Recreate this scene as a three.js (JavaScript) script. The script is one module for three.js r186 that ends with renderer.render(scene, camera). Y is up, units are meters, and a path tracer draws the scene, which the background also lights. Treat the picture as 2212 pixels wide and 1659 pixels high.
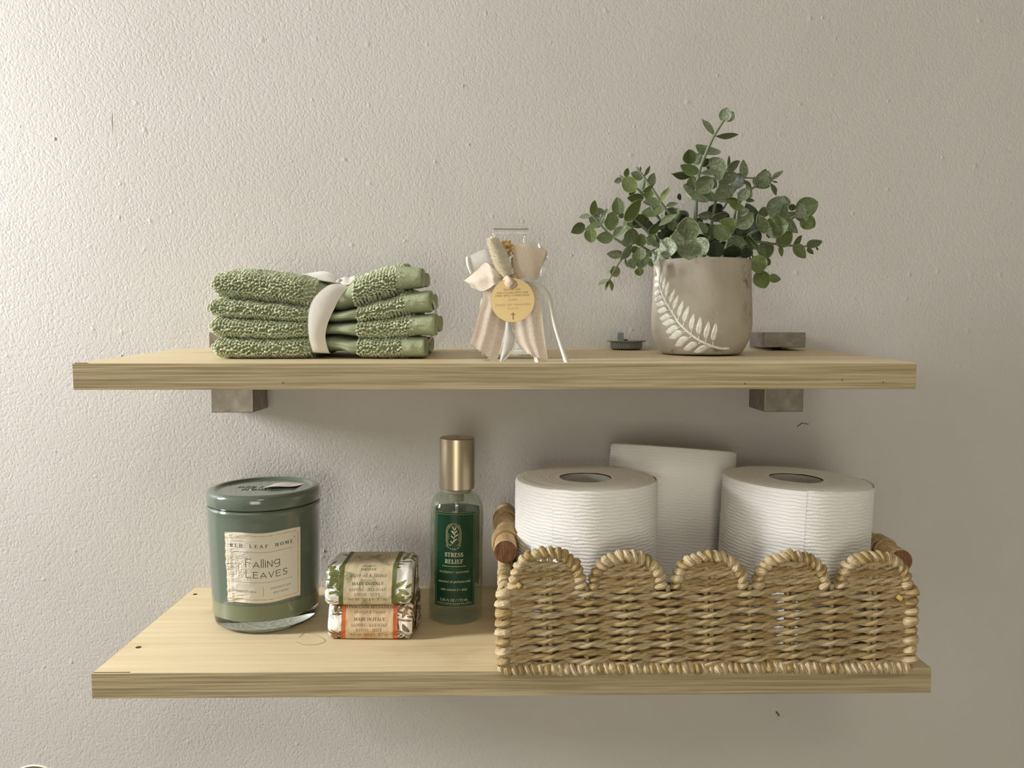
import * as THREE from 'three';
import { mergeGeometries, toCreasedNormals } from 'three/addons/utils/BufferGeometryUtils.js';
import { RoundedBoxGeometry } from 'three/addons/geometries/RoundedBoxGeometry.js';
import { TextGeometry } from 'three/addons/geometries/TextGeometry.js';
import { FontLoader } from 'three/addons/loaders/FontLoader.js';
import { RectAreaLightUniformsLib } from 'three/addons/lights/RectAreaLightUniformsLib.js';

// ---------- camera, lights, exposure ----------
const V = (x, y, z) => new THREE.Vector3(x, y, z);
const scene = new THREE.Scene();
const F = 1663, W = 2212, H = 1659;
const camera = new THREE.PerspectiveCamera(2 * Math.atan(H / 2 / F) * 180 / Math.PI, W / H, 0.02, 20);
camera.position.set(0, 0.243, 0.72);
const yaw = 0.86 * Math.PI / 180, pitch = Math.atan((H / 2 - 715) / F);
const fw = V(Math.sin(yaw) * Math.cos(pitch), -Math.sin(pitch), -Math.cos(yaw) * Math.cos(pitch));
camera.lookAt(camera.position.clone().add(fw));
const renderer = new THREE.WebGLRenderer({ antialias: true });
renderer.toneMapping = THREE.LinearToneMapping;
renderer.toneMappingExposure = 1.06;
renderer.shadowMap.enabled = true;
RectAreaLightUniformsLib.init();
scene.background = new THREE.Color(0x000000);
const UNSEEN_LAMP = { x: -1.28, y: 0.57, z: 0.29, w: 0.18, h: 0.46, power: 117, color: [0.985, 1, 1.04] };  // unseen lamp out of view, placed to light the wall from the left
const UNSEEN_CEIL = { x: 0.1, y: 1.27, z: 1.85, s: 0.40, power: 10, color: [1, 0.95, 0.82] };  // unseen ceiling lamp, placed for soft light from above and in front
const UNSEEN_WIN = { x: -0.25, y: 0.0, w: 0.9, h: 0.9, power: 2.65, color: [1, 0.955, 0.83] };  // unseen window behind the viewer, placed to light the fronts

// ---------- helpers ----------
const right = fw.clone().cross(V(0, 1, 0)).normalize(), up = right.clone().cross(fw);
const ray = (px, py) => fw.clone().addScaledVector(right, (px - W / 2) / F).addScaledVector(up, -(py - H / 2) / F);
// where the line of sight through a photo point meets the plane at distance z from the wall
const P = (px, py, z) => { const d = ray(px, py); return camera.position.clone().addScaledVector(d, (z - camera.position.z) / d.z); };
const SY = 0.2268, TILT = 0.0327, shelfY = (z) => SY - TILT * z;
let seed = 7;
const rnd = () => { seed = (seed + 0x6d2b79f5) | 0; let t = Math.imul(seed ^ (seed >>> 15), 1 | seed); t = (t + Math.imul(t ^ (t >>> 7), 61 | t)) ^ t; return ((t ^ (t >>> 14)) >>> 0) / 4294967296; };
const rr = (a, b) => a + (b - a) * rnd();
const lerp = THREE.MathUtils.lerp, clamp = THREE.MathUtils.clamp, smooth = THREE.MathUtils.smoothstep;
const hash = (x, y, s) => { let h = Math.imul(x, 374761393) + Math.imul(y, 668265263) + Math.imul(s, 974711); h = Math.imul(h ^ (h >>> 13), 1274126177); return ((h ^ (h >>> 16)) >>> 0) / 4294967296; };
function vnoise(x, y, s, px = 1 << 20, py = 1 << 20) {
  const ix = Math.floor(x), iy = Math.floor(y), fx = x - ix, fy = y - iy, u = fx * fx * (3 - 2 * fx), v = fy * fy * (3 - 2 * fy);
  const m = (a, p) => ((a % p) + p) % p, x0 = m(ix, px), x1 = m(ix + 1, px), y0 = m(iy, py), y1 = m(iy + 1, py);
  return lerp(lerp(hash(x0, y0, s), hash(x1, y0, s), u), lerp(hash(x0, y1, s), hash(x1, y1, s), u), v);
}
const fbm = (x, y, s, o = 4) => { let a = 0.5, r = 0, t = 0; for (let i = 0; i < o; i++) { r += a * vnoise(x, y, s + i); t += a; a *= 0.5; x *= 2; y *= 2; } return r / t; };
// colour (or grey) texture computed per pixel; f(u, v) gives 0..1 values with v upwards
function tex(w, h, f, srgb = true, wrap = THREE.RepeatWrapping) {
  const d = new Uint8Array(w * h * 4);
  for (let y = 0; y < h; y++) for (let x = 0; x < w; x++) {
    const c = f((x + 0.5) / w, (y + 0.5) / h), o = (y * w + x) * 4;
    if (typeof c === 'number') d[o] = d[o + 1] = d[o + 2] = clamp(c, 0, 1) * 255; else for (let k = 0; k < 3; k++) d[o + k] = clamp(c[k], 0, 1) * 255;
    d[o + 3] = 255;
  }
  const t = new THREE.DataTexture(d, w, h); t.magFilter = THREE.LinearFilter; t.wrapS = t.wrapT = wrap;
  if (srgb) t.colorSpace = THREE.SRGBColorSpace; t.needsUpdate = true; return t;
}
function canvasTex(w, h, draw, srgb = true) {
  const c = document.createElement('canvas'); c.width = w; c.height = h; draw(c.getContext('2d'), w, h);
  const t = new THREE.CanvasTexture(c); t.wrapS = t.wrapT = THREE.ClampToEdgeWrapping; if (srgb) t.colorSpace = THREE.SRGBColorSpace; return t;
}
const mixc = (a, b, t) => [lerp(a[0], b[0], t), lerp(a[1], b[1], t), lerp(a[2], b[2], t)];
const rgb = (r, g, b) => [r / 255, g / 255, b / 255];
const M = (o) => new THREE.MeshPhysicalMaterial({ roughness: 0.6, ...o });
const rep = (t, x, y) => { const c = t.clone(); c.repeat.set(x, y); c.needsUpdate = true; return c; };

const counts = {};
const numbered = (n) => { counts[n] = (counts[n] ?? -1) + 1; return counts[n] ? n + '_' + String(counts[n]).padStart(3, '0') : n; };
const ORIGIN = new Map();
function thing(name, label, category, pos, group) {
  const g = new THREE.Group(); g.name = numbered(name); g.position.copy(pos); scene.add(g);
  g.userData = { label, category }; if (group) g.userData.group = group;
  ORIGIN.set(g, pos.clone()); return g;
}
const shade = (m) => { m.castShadow = m.receiveShadow = true; return m; };
// geometry authored in world coordinates becomes a child whose coordinates are relative to its thing
function part(parent, name, geo, mat, label, kind) {
  const o = ORIGIN.get(parent) ?? V(0, 0, 0);
  if (o.lengthSq() > 0) geo.translate(-o.x, -o.y, -o.z);
  const m = shade(new THREE.Mesh(geo, mat)); m.name = name; parent.add(m); ORIGIN.set(m, o);
  if (label) m.userData.label = label; if (kind) m.userData.kind = kind;
  return m;
}
// a shared geometry set in place by a world matrix
function piece(parent, name, geo, mat, matrix) {
  const o = ORIGIN.get(parent) ?? V(0, 0, 0), m = shade(new THREE.Mesh(geo, mat)); m.name = name;
  matrix.clone().premultiply(new THREE.Matrix4().makeTranslation(-o.x, -o.y, -o.z)).decompose(m.position, m.quaternion, m.scale);
  parent.add(m); ORIGIN.set(m, o); return m;
}
function struct(name, geo, mat) { const m = shade(new THREE.Mesh(geo, mat)); m.name = name; m.userData.kind = 'structure'; scene.add(m); return m; }

// surface p(u, v); closed in v if wrapV
function grid(nu, nv, p, { wrapV = false, uvs = [1, 1], flip = false } = {}) {
  const pos = [], uv = [], idx = [], q = V(0, 0, 0);
  for (let i = 0; i <= nu; i++) for (let j = 0; j <= nv; j++) { const r = p(i / nu, j / nv, q) ?? q; pos.push(r.x, r.y, r.z); uv.push(i / nu * uvs[0], j / nv * uvs[1]); }
  for (let i = 0; i < nu; i++) for (let j = 0; j < nv; j++) { const a = i * (nv + 1) + j, b = a + nv + 1; if (flip) idx.push(a, a + 1, b, b, a + 1, b + 1); else idx.push(a, b, a + 1, b, b + 1, a + 1); }
  const g = new THREE.BufferGeometry(); g.setAttribute('position', new THREE.Float32BufferAttribute(pos, 3)); g.setAttribute('uv', new THREE.Float32BufferAttribute(uv, 2)); g.setIndex(idx); g.computeVertexNormals();
  if (wrapV) { const n = g.attributes.normal; for (let i = 0; i <= nu; i++) { const a = i * (nv + 1), b = a + nv; const x = n.getX(a) + n.getX(b), y = n.getY(a) + n.getY(b), z = n.getZ(a) + n.getZ(b), l = Math.hypot(x, y, z) || 1; n.setXYZ(a, x / l, y / l, z / l); n.setXYZ(b, x / l, y / l, z / l); } }
  return g;
}
// sheet with thickness t behind p(u, v)
function sheet(nu, nv, p, t, uvs = [1, 1]) {
  const g = grid(nu, nv, p, { uvs }), n = g.attributes.normal, a = g.attributes.position, N = (nu + 1) * (nv + 1);
  const pos = [...a.array], uv = [...g.attributes.uv.array], idx = [...g.index.array], f = g.index.count;
  for (let i = 0; i < N; i++) { pos.push(a.getX(i) - n.getX(i) * t, a.getY(i) - n.getY(i) * t, a.getZ(i) - n.getZ(i) * t); uv.push(g.attributes.uv.getX(i), g.attributes.uv.getY(i)); }
  for (let i = 0; i < f; i += 3) idx.push(idx[i] + N, idx[i + 2] + N, idx[i + 1] + N);
  const e = (x, y) => { idx.push(x, x + N, y, y, x + N, y + N); };
  const at = (i, j) => i * (nv + 1) + j;
  for (let i = 0; i < nu; i++) { e(at(i + 1, 0), at(i, 0)); e(at(i, nv), at(i + 1, nv)); }
  for (let j = 0; j < nv; j++) { e(at(0, j), at(0, j + 1)); e(at(nu, j + 1), at(nu, j)); }
  const r = new THREE.BufferGeometry(); r.setAttribute('position', new THREE.Float32BufferAttribute(pos, 3)); r.setAttribute('uv', new THREE.Float32BufferAttribute(uv, 2)); r.setIndex(idx); r.computeVertexNormals(); return r;
}
// tube along points; rad(t, angle) is the radius, frames carried along; caps closed
function tube(pts, rad, sides = 8, { closed = false, uvLen = 0.02 } = {}) {
  const n = pts.length, T = [], N = [], B = [];
  for (let i = 0; i < n; i++) { const a = pts[closed ? (i - 1 + n) % n : Math.max(0, i - 1)], b = pts[closed ? (i + 1) % n : Math.min(n - 1, i + 1)]; T.push(b.clone().sub(a).normalize()); }
  let nn = Math.abs(T[0].y) < 0.9 ? V(0, 1, 0) : V(1, 0, 0);
  for (let i = 0; i < n; i++) { nn = nn.clone().addScaledVector(T[i], -nn.dot(T[i])).normalize(); N.push(nn); B.push(T[i].clone().cross(nn)); }
  const pos = [], uv = [], idx = []; let len = 0; const m = closed ? n + 1 : n;
  for (let i = 0; i < m; i++) {
    const k = i % n; if (i) len += pts[k].distanceTo(pts[(k - 1 + n) % n]);
    for (let j = 0; j <= sides; j++) { const a = j / sides * 2 * Math.PI, r = typeof rad === 'number' ? rad : rad(i / (m - 1), a); const c = Math.cos(a) * r, s = Math.sin(a) * r; pos.push(pts[k].x + N[k].x * c + B[k].x * s, pts[k].y + N[k].y * c + B[k].y * s, pts[k].z + N[k].z * c + B[k].z * s); uv.push(len / uvLen, j / sides); }
  }
  for (let i = 0; i < m - 1; i++) for (let j = 0; j < sides; j++) { const a = i * (sides + 1) + j, b = a + sides + 1; idx.push(a, a + 1, b, b, a + 1, b + 1); }
  if (!closed) for (const e of [0, m - 1]) { const c = pos.length / 3, k = e % n; pos.push(pts[k].x, pts[k].y, pts[k].z); uv.push(0, 0); for (let j = 0; j < sides; j++) { const a = e * (sides + 1) + j; if (e) idx.push(a, a + 1, c); else idx.push(a + 1, a, c); } }
  const g = new THREE.BufferGeometry(); g.setAttribute('position', new THREE.Float32BufferAttribute(pos, 3)); g.setAttribute('uv', new THREE.Float32BufferAttribute(uv, 2)); g.setIndex(idx); g.computeVertexNormals();
  const nr = g.attributes.normal; for (let i = 0; i < m; i++) { const a = i * (sides + 1), b = a + sides; const v = V(nr.getX(a) + nr.getX(b), nr.getY(a) + nr.getY(b), nr.getZ(a) + nr.getZ(b)).normalize(); nr.setXYZ(a, v.x, v.y, v.z); nr.setXYZ(b, v.x, v.y, v.z); }
  return g;
}
const curve = (pts, n) => new THREE.CatmullRomCurve3(pts, false, 'centripetal').getPoints(n);
// lathe with creases kept where the profile turns sharply
function lathe(profile, seg = 64, crease = 0.6) { const g = new THREE.LatheGeometry(profile.map(([r, y]) => new THREE.Vector2(Math.max(r, 0), y)), seg); g.scale(1000, 1000, 1000); const c = toCreasedNormals(g, crease); c.scale(0.001, 0.001, 0.001); return c; }
// piecewise-linear and smooth interpolation through [x, y] knots
const knots = (k) => (x) => { if (x <= k[0][0]) return k[0][1]; for (let i = 1; i < k.length; i++) if (x <= k[i][0]) { const t = (x - k[i - 1][0]) / (k[i][0] - k[i - 1][0]); return lerp(k[i - 1][1], k[i][1], t * t * (3 - 2 * t)); } return k[k.length - 1][1]; };
const font = await new FontLoader().loadAsync('fonts/droid/droid_sans_bold.typeface.json');

// ---------- room ----------
const X0 = -1.38, X1 = 1.25, Y0 = -1.0, Y1 = 1.32, Z1 = 2.6;
const wallBump = tex(2048, 2048, (u, v) => {
  const x = u * 1.1, y = v * 1.1, rough = 0.62 + 0.38 * smooth(1 - u, 0.35, 0.8);
  const wx = x * 1 + 0.004 * fbm(x * 60, y * 60, 21, 2), n1 = fbm(wx * 820 + y * 220, y * 620, 3, 3), n2 = vnoise(x * 1250, y * 1150, 11), n3 = fbm(x * 22, y * 16, 31, 3);
  const peel = Math.pow(Math.abs(n1 - 0.5) * 2, 0.8);
  let h = 0.42 + rough * (0.30 * (n1 - 0.5) * 1.6 - 0.14 * peel) + 0.10 * rough * (n2 - 0.5) + 0.22 * (n3 - 0.5);
  const cx = Math.floor(x * 38), cy = Math.floor(y * 38), hx = hash(cx, cy, 77);
  if (hx < 0.16) { const dx = x * 38 - cx - 0.3 - 0.4 * hash(cx, cy, 78), dy = y * 38 - cy - 0.3 - 0.4 * hash(cx, cy, 79), r = 0.03 + 0.05 * hash(cx, cy, 80); h += 0.45 * Math.exp(-(dx * dx + dy * dy) / (r * r)); }
  return h;
}, false);
const wallColor = tex(512, 512, (u, v) => { const n = fbm(u * 9, v * 9, 41, 4) - 0.5; return mixc(rgb(194, 190, 182), rgb(203, 199, 192), 0.5 + n); });
const wallMat = M({ map: wallColor, bumpMap: wallBump, bumpScale: 0.0008, roughness: 0.55, specularIntensity: 0.5 });
function slab(x0, x1, y0, y1, z0, z1, uvScale, uo = 0, vo = 0) {
  const g = new THREE.BoxGeometry(x1 - x0, y1 - y0, z1 - z0); g.translate((x0 + x1) / 2, (y0 + y1) / 2, (z0 + z1) / 2);
  const p = g.attributes.position, n = g.attributes.normal, uv = g.attributes.uv;
  for (let i = 0; i < p.count; i++) { const ax = Math.abs(n.getX(i)), ay = Math.abs(n.getY(i)); uv.setXY(i, ((ax > 0.5 ? p.getZ(i) : p.getX(i)) - uo) / uvScale, ((ay > 0.5 ? p.getZ(i) : p.getY(i)) - vo) / uvScale); }
  return g;
}
const backWall = struct('wall_back', slab(X0 - 0.1, X1 + 0.1, Y0 - 0.1, Y1 + 0.1, -0.1, 0, 1.1, -0.55, -0.35), wallMat);
const plain = M({ color: new THREE.Color().setRGB(0.52, 0.50, 0.455), roughness: 0.8 });
struct('wall_left', slab(X0 - 0.1, X0, Y0, Y1, 0, Z1, 1), plain);
struct('unseen_wall_right', slab(X1, X1 + 0.1, Y0, Y1, 0, Z1, 1), M({ color: new THREE.Color().setRGB(0.3, 0.285, 0.25), roughness: 0.8 }));  // out of view, coloured darker so the right side gets less bounce
{ // unseen pale wall behind the viewer, its unseen window placed for frontal light
  const fm = M({ color: new THREE.Color().setRGB(0.58, 0.555, 0.50), roughness: 0.8 }), a = UNSEEN_WIN.x - UNSEEN_WIN.w / 2, b = UNSEEN_WIN.x + UNSEEN_WIN.w / 2, c = UNSEEN_WIN.y - UNSEEN_WIN.h / 2, d = UNSEEN_WIN.y + UNSEEN_WIN.h / 2;
  struct('unseen_wall_front', mergeGeometries([slab(X0 - 0.1, a, Y0, Y1, Z1, Z1 + 0.1, 1), slab(b, X1 + 0.1, Y0, Y1, Z1, Z1 + 0.1, 1), slab(a, b, Y0, c, Z1, Z1 + 0.1, 1), slab(a, b, d, Y1, Z1, Z1 + 0.1, 1)]), fm);
  const win = struct('unseen_window_1', slab(a, b, c, d, Z1 + 0.03, Z1 + 0.04, 1), M({ color: 0xffffff, emissive: new THREE.Color(...UNSEEN_WIN.color), emissiveIntensity: UNSEEN_WIN.power * 0.9, roughness: 0.5 }));
  const bars = [[a, a + 0.04, c, d], [b - 0.04, b, c, d], [a, b, c, c + 0.04], [a, b, d - 0.04, d], [UNSEEN_WIN.x - 0.015, UNSEEN_WIN.x + 0.015, c, d]].map((q) => slab(q[0], q[1], q[2], q[3], Z1 - 0.005, Z1 + 0.03, 1));
  part(win, 'unseen_window_frame', mergeGeometries(bars), M({ color: 0xe8e5de, roughness: 0.5 }));
  const D = new THREE.RectAreaLight(new THREE.Color(...UNSEEN_WIN.color), UNSEEN_WIN.power, UNSEEN_WIN.w - 0.1, UNSEEN_WIN.h - 0.1); D.name = 'unseen_window_light'; D.position.set(UNSEEN_WIN.x, UNSEEN_WIN.y, Z1 - 0.012); D.lookAt(UNSEEN_WIN.x, UNSEEN_WIN.y, 0); scene.add(D);
}
struct('ceiling', slab(X0 - 0.1, X1 + 0.1, Y1, Y1 + 0.1, 0, Z1 + 0.1, 1), plain);
struct('floor', slab(X0 - 0.1, X1 + 0.1, Y0 - 0.1, Y0, 0, Z1 + 0.1, 1), M({ color: new THREE.Color().setRGB(0.48, 0.45, 0.40), roughness: 0.5 }));  // out of view, kept pale to bounce light towards the shelves
// scuffs and a scratch in the paint
{
  const dark = M({ color: 0x6f6455, roughness: 0.9 });
  for (const [a, b, w] of [[[1722, 922], [1733, 913], 0.0005], [[1733, 914], [1747, 916], 0.0004], [[1676, 1537], [1683, 1546], 0.0009]]) { const p = [P(...a, 0.0001), P(...b, 0.0001)]; const m = part(backWall, 'scuff', tube(p, w, 5), dark); m.castShadow = false; }
  const pale = M({ color: 0xc3beb5, roughness: 0.7 });
  part(backWall, 'paint_ridge', tube(curve([P(243, 240, 0), P(241, 262, 0), P(244, 290, 0)], 8), (t) => 0.00035 * Math.sin(Math.PI * clamp(t, 0.05, 0.95)), 6), pale);
  for (const [x, y] of [[1313, 288], [118, 300], [262, 768], [1012, 312], [1000, 185], [1722, 358], [700, 1190], [715, 1232], [1234, 552], [2035, 340], [1776, 38], [120, 975]]) { const g = new THREE.SphereGeometry(rr(0.0006, 0.0011), 8, 6); const p = P(x, y, 0); g.scale(1, rr(1, 2), 0.7); g.translate(p.x, p.y, p.z); part(backWall, 'paint_speck', g, pale); }
}
// round plate low on the wall at the left edge
{
  const c = P(77, 1717, 0), t = thing('wall_plate', 'round taupe wall plate with a thin cream rim, below the shelves', 'wall plate', V(c.x, c.y, 0));
  const disc = lathe([[0, 0.0012], [0.020, 0.0012], [0.0285, 0.0010], [0.0295, 0]], 64); disc.rotateX(Math.PI / 2); disc.translate(c.x, c.y, 0);
  part(t, 'plate_face', disc, M({ color: 0x7d7260, roughness: 0.35, metalness: 0.3 }));
  const rim = lathe([[0.0288, 0], [0.0290, 0.0010], [0.0294, 0.0013], [0.0299, 0.0010], [0.0302, 0]], 64); rim.rotateX(Math.PI / 2); rim.translate(c.x, c.y, 0);
  part(t, 'plate_rim', rim, M({ color: 0xe6dfcc, roughness: 0.5 }));
}
// unseen lamps, placed to light the shelves from the left and above
{
  const t = thing('unseen_wall_lamp', 'unseen tall frosted wall lamp with nickel ends, out of view, lighting the shelves from the left', 'lamp', V(X0, UNSEEN_LAMP.y, UNSEEN_LAMP.z));
  const glow = M({ color: 0xffffff, emissive: new THREE.Color(...UNSEEN_LAMP.color), emissiveIntensity: 3, roughness: 0.4 });
  const nickel = M({ color: 0x9a948a, metalness: 1, roughness: 0.35 });
  const d = new RoundedBoxGeometry(0.05, UNSEEN_LAMP.h, UNSEEN_LAMP.w, 3, 0.02); d.translate(UNSEEN_LAMP.x - 0.03, UNSEEN_LAMP.y, UNSEEN_LAMP.z); part(t, 'diffuser', d, glow);
  const b = new RoundedBoxGeometry(0.06, 0.16, 0.1, 2, 0.004); b.translate(X0 + 0.03, UNSEEN_LAMP.y, UNSEEN_LAMP.z); part(t, 'back_plate', b, nickel);
  for (const s of [-1, 1]) { const c = new RoundedBoxGeometry(0.055, 0.02, UNSEEN_LAMP.w + 0.01, 2, 0.004); c.translate(UNSEEN_LAMP.x - 0.03, UNSEEN_LAMP.y + s * (UNSEEN_LAMP.h / 2 + 0.005), UNSEEN_LAMP.z); part(t, 'end_cap', c, nickel); }
  const L = new THREE.RectAreaLight(new THREE.Color(...UNSEEN_LAMP.color), UNSEEN_LAMP.power, UNSEEN_LAMP.w, UNSEEN_LAMP.h); L.name = 'unseen_wall_lamp_glow'; L.position.set(UNSEEN_LAMP.x, UNSEEN_LAMP.y, UNSEEN_LAMP.z); L.lookAt(UNSEEN_LAMP.x + 1, UNSEEN_LAMP.y, UNSEEN_LAMP.z + 0.1); scene.add(L);
  const k = thing('unseen_ceiling_lamp', 'unseen square frosted ceiling lamp with a nickel frame, behind the viewer, placed for soft light from above', 'lamp', V(UNSEEN_CEIL.x, Y1, UNSEEN_CEIL.z));
  const e = new RoundedBoxGeometry(UNSEEN_CEIL.s, 0.035, UNSEEN_CEIL.s, 3, 0.012); e.translate(UNSEEN_CEIL.x, UNSEEN_CEIL.y + 0.026, UNSEEN_CEIL.z); part(k, 'diffuser', e, M({ color: 0xffffff, emissive: new THREE.Color(...UNSEEN_CEIL.color), emissiveIntensity: 2, roughness: 0.4 }));
  const fr = new RoundedBoxGeometry(UNSEEN_CEIL.s + 0.03, 0.012, UNSEEN_CEIL.s + 0.03, 2, 0.004); fr.translate(UNSEEN_CEIL.x, Y1 - 0.006, UNSEEN_CEIL.z); part(k, 'frame', fr, nickel);
  const C = new THREE.RectAreaLight(new THREE.Color(...UNSEEN_CEIL.color), UNSEEN_CEIL.power, UNSEEN_CEIL.s, UNSEEN_CEIL.s); C.name = 'unseen_ceiling_lamp_glow'; C.position.set(UNSEEN_CEIL.x, UNSEEN_CEIL.y, UNSEEN_CEIL.z); C.lookAt(UNSEEN_CEIL.x, UNSEEN_CEIL.y - 1, UNSEEN_CEIL.z + 0.001); scene.add(C);
}

// ---------- shelves ----------
const ZF = 0.1834, TH = 0.0187;
const grain = (u, v, s, lx, ly) => { const x = u * lx, y = v * ly + 0.004 * fbm(x * 6, v * 3, s + 9, 2); return 0.55 * fbm(x * 9, y * 420, s, 4) + 0.3 * fbm(x * 3, y * 130, s + 5, 3) + 0.15 * fbm(x * 40, y * 1600, s + 8, 2); };
const topTex = tex(2048, 640, (u, v) => {
  const g = grain(u, v, 51, 0.604, 0.1834), st = fbm(u * 14, v * 9, 61, 4);
  let c = mixc(rgb(202, 182, 142), rgb(221, 204, 167), clamp(0.5 + (g - 0.5) * 1.7, 0, 1));
  c = mixc(c, rgb(184, 155, 112), clamp((st - 0.6) * 1.3, 0, 0.3));
  return c;
}, true, THREE.ClampToEdgeWrapping);
const bandTex = tex(2048, 128, (u, v) => {
  const x = u * 0.604, y = v * 0.0187 + 0.0016 * (fbm(x * 9, v * 1.5, 73, 3) - 0.5), g = 0.6 * fbm(x * 10, y * 620, 71, 3) + 0.4 * fbm(x * 30, y * 1500, 75, 2);
  return mixc(rgb(154, 137, 103), rgb(196, 180, 144), clamp(0.5 + (g - 0.5) * 2.3, 0, 1));
}, true, THREE.ClampToEdgeWrapping);
const bandBump = tex(1024, 128, (u, v) => { const x = u * 0.604, y = v * 0.0187 + 0.0016 * (fbm(x * 9, v * 1.5, 73, 3) - 0.5); return fbm(x * 10, y * 620, 71, 3); }, false, THREE.ClampToEdgeWrapping);
const topMat = M({ map: topTex, roughness: 0.5, specularIntensity: 0.5 }), bandMat = M({ map: bandTex, bumpMap: bandBump, bumpScale: 0.0004, roughness: 0.5, specularIntensity: 0.5 });
function shelf(name, label, x0, x1, yBack, tilt) {
  const t = thing(name, label, 'shelf', V((x0 + x1) / 2, yBack, 0)); t.rotation.x = tilt;
  const w = x1 - x0, b = new RoundedBoxGeometry(w - 0.0012, TH, ZF - 0.0006, 2, 0.0006); b.translate(0, -TH / 2, (ZF - 0.0006) / 2);
  const p = b.attributes.position, uv = b.attributes.uv; for (let i = 0; i < p.count; i++) uv.setXY(i, (p.getX(i) + w / 2) / w, 1 - p.getZ(i) / ZF);
  ORIGIN.set(t, V(0, 0, 0));
  const board = part(t, 'board', b, topMat);
  const e = new RoundedBoxGeometry(w, TH - 0.0003, 0.0008, 2, 0.00035); e.translate(0, -TH / 2 - 0.0001, ZF - 0.0004);
  const q = e.attributes.position, ev = e.attributes.uv; for (let i = 0; i < q.count; i++) ev.setXY(i, (q.getX(i) + w / 2) / w, (q.getY(i) + TH) / TH);
  part(t, 'edge_band', e, bandMat, 'streaked edge band along the front');
  for (const s of [-1, 1]) {
    const c = new RoundedBoxGeometry(0.0007, TH - 0.0003, ZF - 0.0012, 2, 0.0003); c.translate(s * (w / 2 - 0.00035), -TH / 2 - 0.0001, (ZF - 0.0012) / 2);
    const a = c.attributes.position, cv = c.attributes.uv; for (let i = 0; i < a.count; i++) cv.setXY(i, a.getZ(i) / 0.604, (a.getY(i) + TH) / TH);
    part(t, 'edge_band', c, bandMat);
  }
  return { t, board, w };
}
const hole = M({ color: 0x2a1c10, roughness: 0.9 });
const upper = shelf('shelf', 'pale wooden upper shelf carrying green towels and a potted plant', -0.2965, 0.2928, SY, TILT);
const lower = shelf('shelf', 'pale wooden lower shelf carrying a candle, soaps and a basket', -0.2915, 0.3115, 0, 0);
{ // screw holes, and the lifted corner of the edge band
  const put = (s, px, py, y, a, b, name) => { const d = ray(px, py), k = (y - camera.position.y) / d.y, p = camera.position.clone().addScaledVector(d, k); const g = new THREE.CylinderGeometry(1, 1, 0.0003, 16); g.scale(a, 1, b); g.translate(p.x - s.t.position.x, p.y - s.t.position.y + 0.0001, p.z); part(s.t, name, g, hole); };
  put(lower, 299, 1398.5, 0, 0.0021, 0.0018, 'screw_hole'); put(lower, 421.5, 1284, 0, 0.0019, 0.0017, 'screw_hole');
  const c = new THREE.BoxGeometry(0.026, 0.0003, 0.0006); c.translate(-lower.w / 2 + 0.014, 0.00005, ZF - 0.0013); part(lower.t, 'veneer_gap', c, hole);
  const c2 = new THREE.BoxGeometry(0.009, 0.0003, 0.0007); c2.translate(-upper.w / 2 + 0.006, 0.00005, ZF - 0.0011); part(upper.t, 'veneer_gap', c2, hole);
  for (const [x, y] of [[610.5, 827], [1610, 829], [1820, 821], [1908.5, 826]]) { const p = P(x, y, ZF + 0.0002), g = new THREE.SphereGeometry(0.00045, 6, 5); g.translate(p.x - upper.t.position.x, p.y - upper.t.position.y + TILT * ZF, p.z); g.rotateX(0); part(upper.t, 'nick', g, hole); }
}
// clamp brackets of the upper shelf
{
  const bump = tex(256, 256, (u, v) => fbm(u * 60, v * 4, 91, 3), false);
  const nick = tex(256, 256, (u, v) => { const s = fbm(u * 5, v * 4, 95, 4), d = hash(Math.floor(u * 90), Math.floor(v * 70), 96) < 0.02 ? 0.25 : 0; return mixc(rgb(130, 123, 111), rgb(174, 167, 154), clamp(s + d - 0.05, 0, 1)); });
  const met = M({ map: nick, metalness: 0.85, roughness: 0.42, bumpMap: bump, bumpScale: 0.000015 });
  for (const [x0, x1, label] of [[P(455, 860, 0.042).x, P(547, 860, 0.042).x, 'brushed nickel clamp bracket under the upper shelf, below the green towels'], [P(1651, 860, 0.042).x, P(1736, 860, 0.042).x, 'brushed nickel clamp bracket of the upper shelf, right of the plant pot']]) {
    const w = x1 - x0, xm = (x0 + x1) / 2, t = thing('shelf_bracket', label, 'bracket', V(xm, shelfY(0.02) - TH, 0));
    const yb = P(500, 889.5, 0.042).y, yt = shelfY(0.042) - TH;
    const block = new RoundedBoxGeometry(w, yt - yb + 0.0016, 0.042, 3, 0.0009); block.translate(xm, (yt + yb) / 2, 0.021); part(t, 'lower_jaw', block, met);
    const lt = P(1700, 718, 0.042).y, lb = P(1700, 750.5, 0.042).y, lip = new RoundedBoxGeometry(w + 0.0012, lt - lb, 0.042, 3, 0.0008); lip.translate(xm, (lt + lb) / 2, 0.021); part(t, 'upper_jaw', lip, met);
    const screw = new THREE.CylinderGeometry(0.004, 0.004, 0.006, 16); screw.translate(xm, lb - 0.0016, 0.022); part(t, 'grip_pad', screw, M({ color: 0x1c1a17, roughness: 0.8 }));
  }
}

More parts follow.
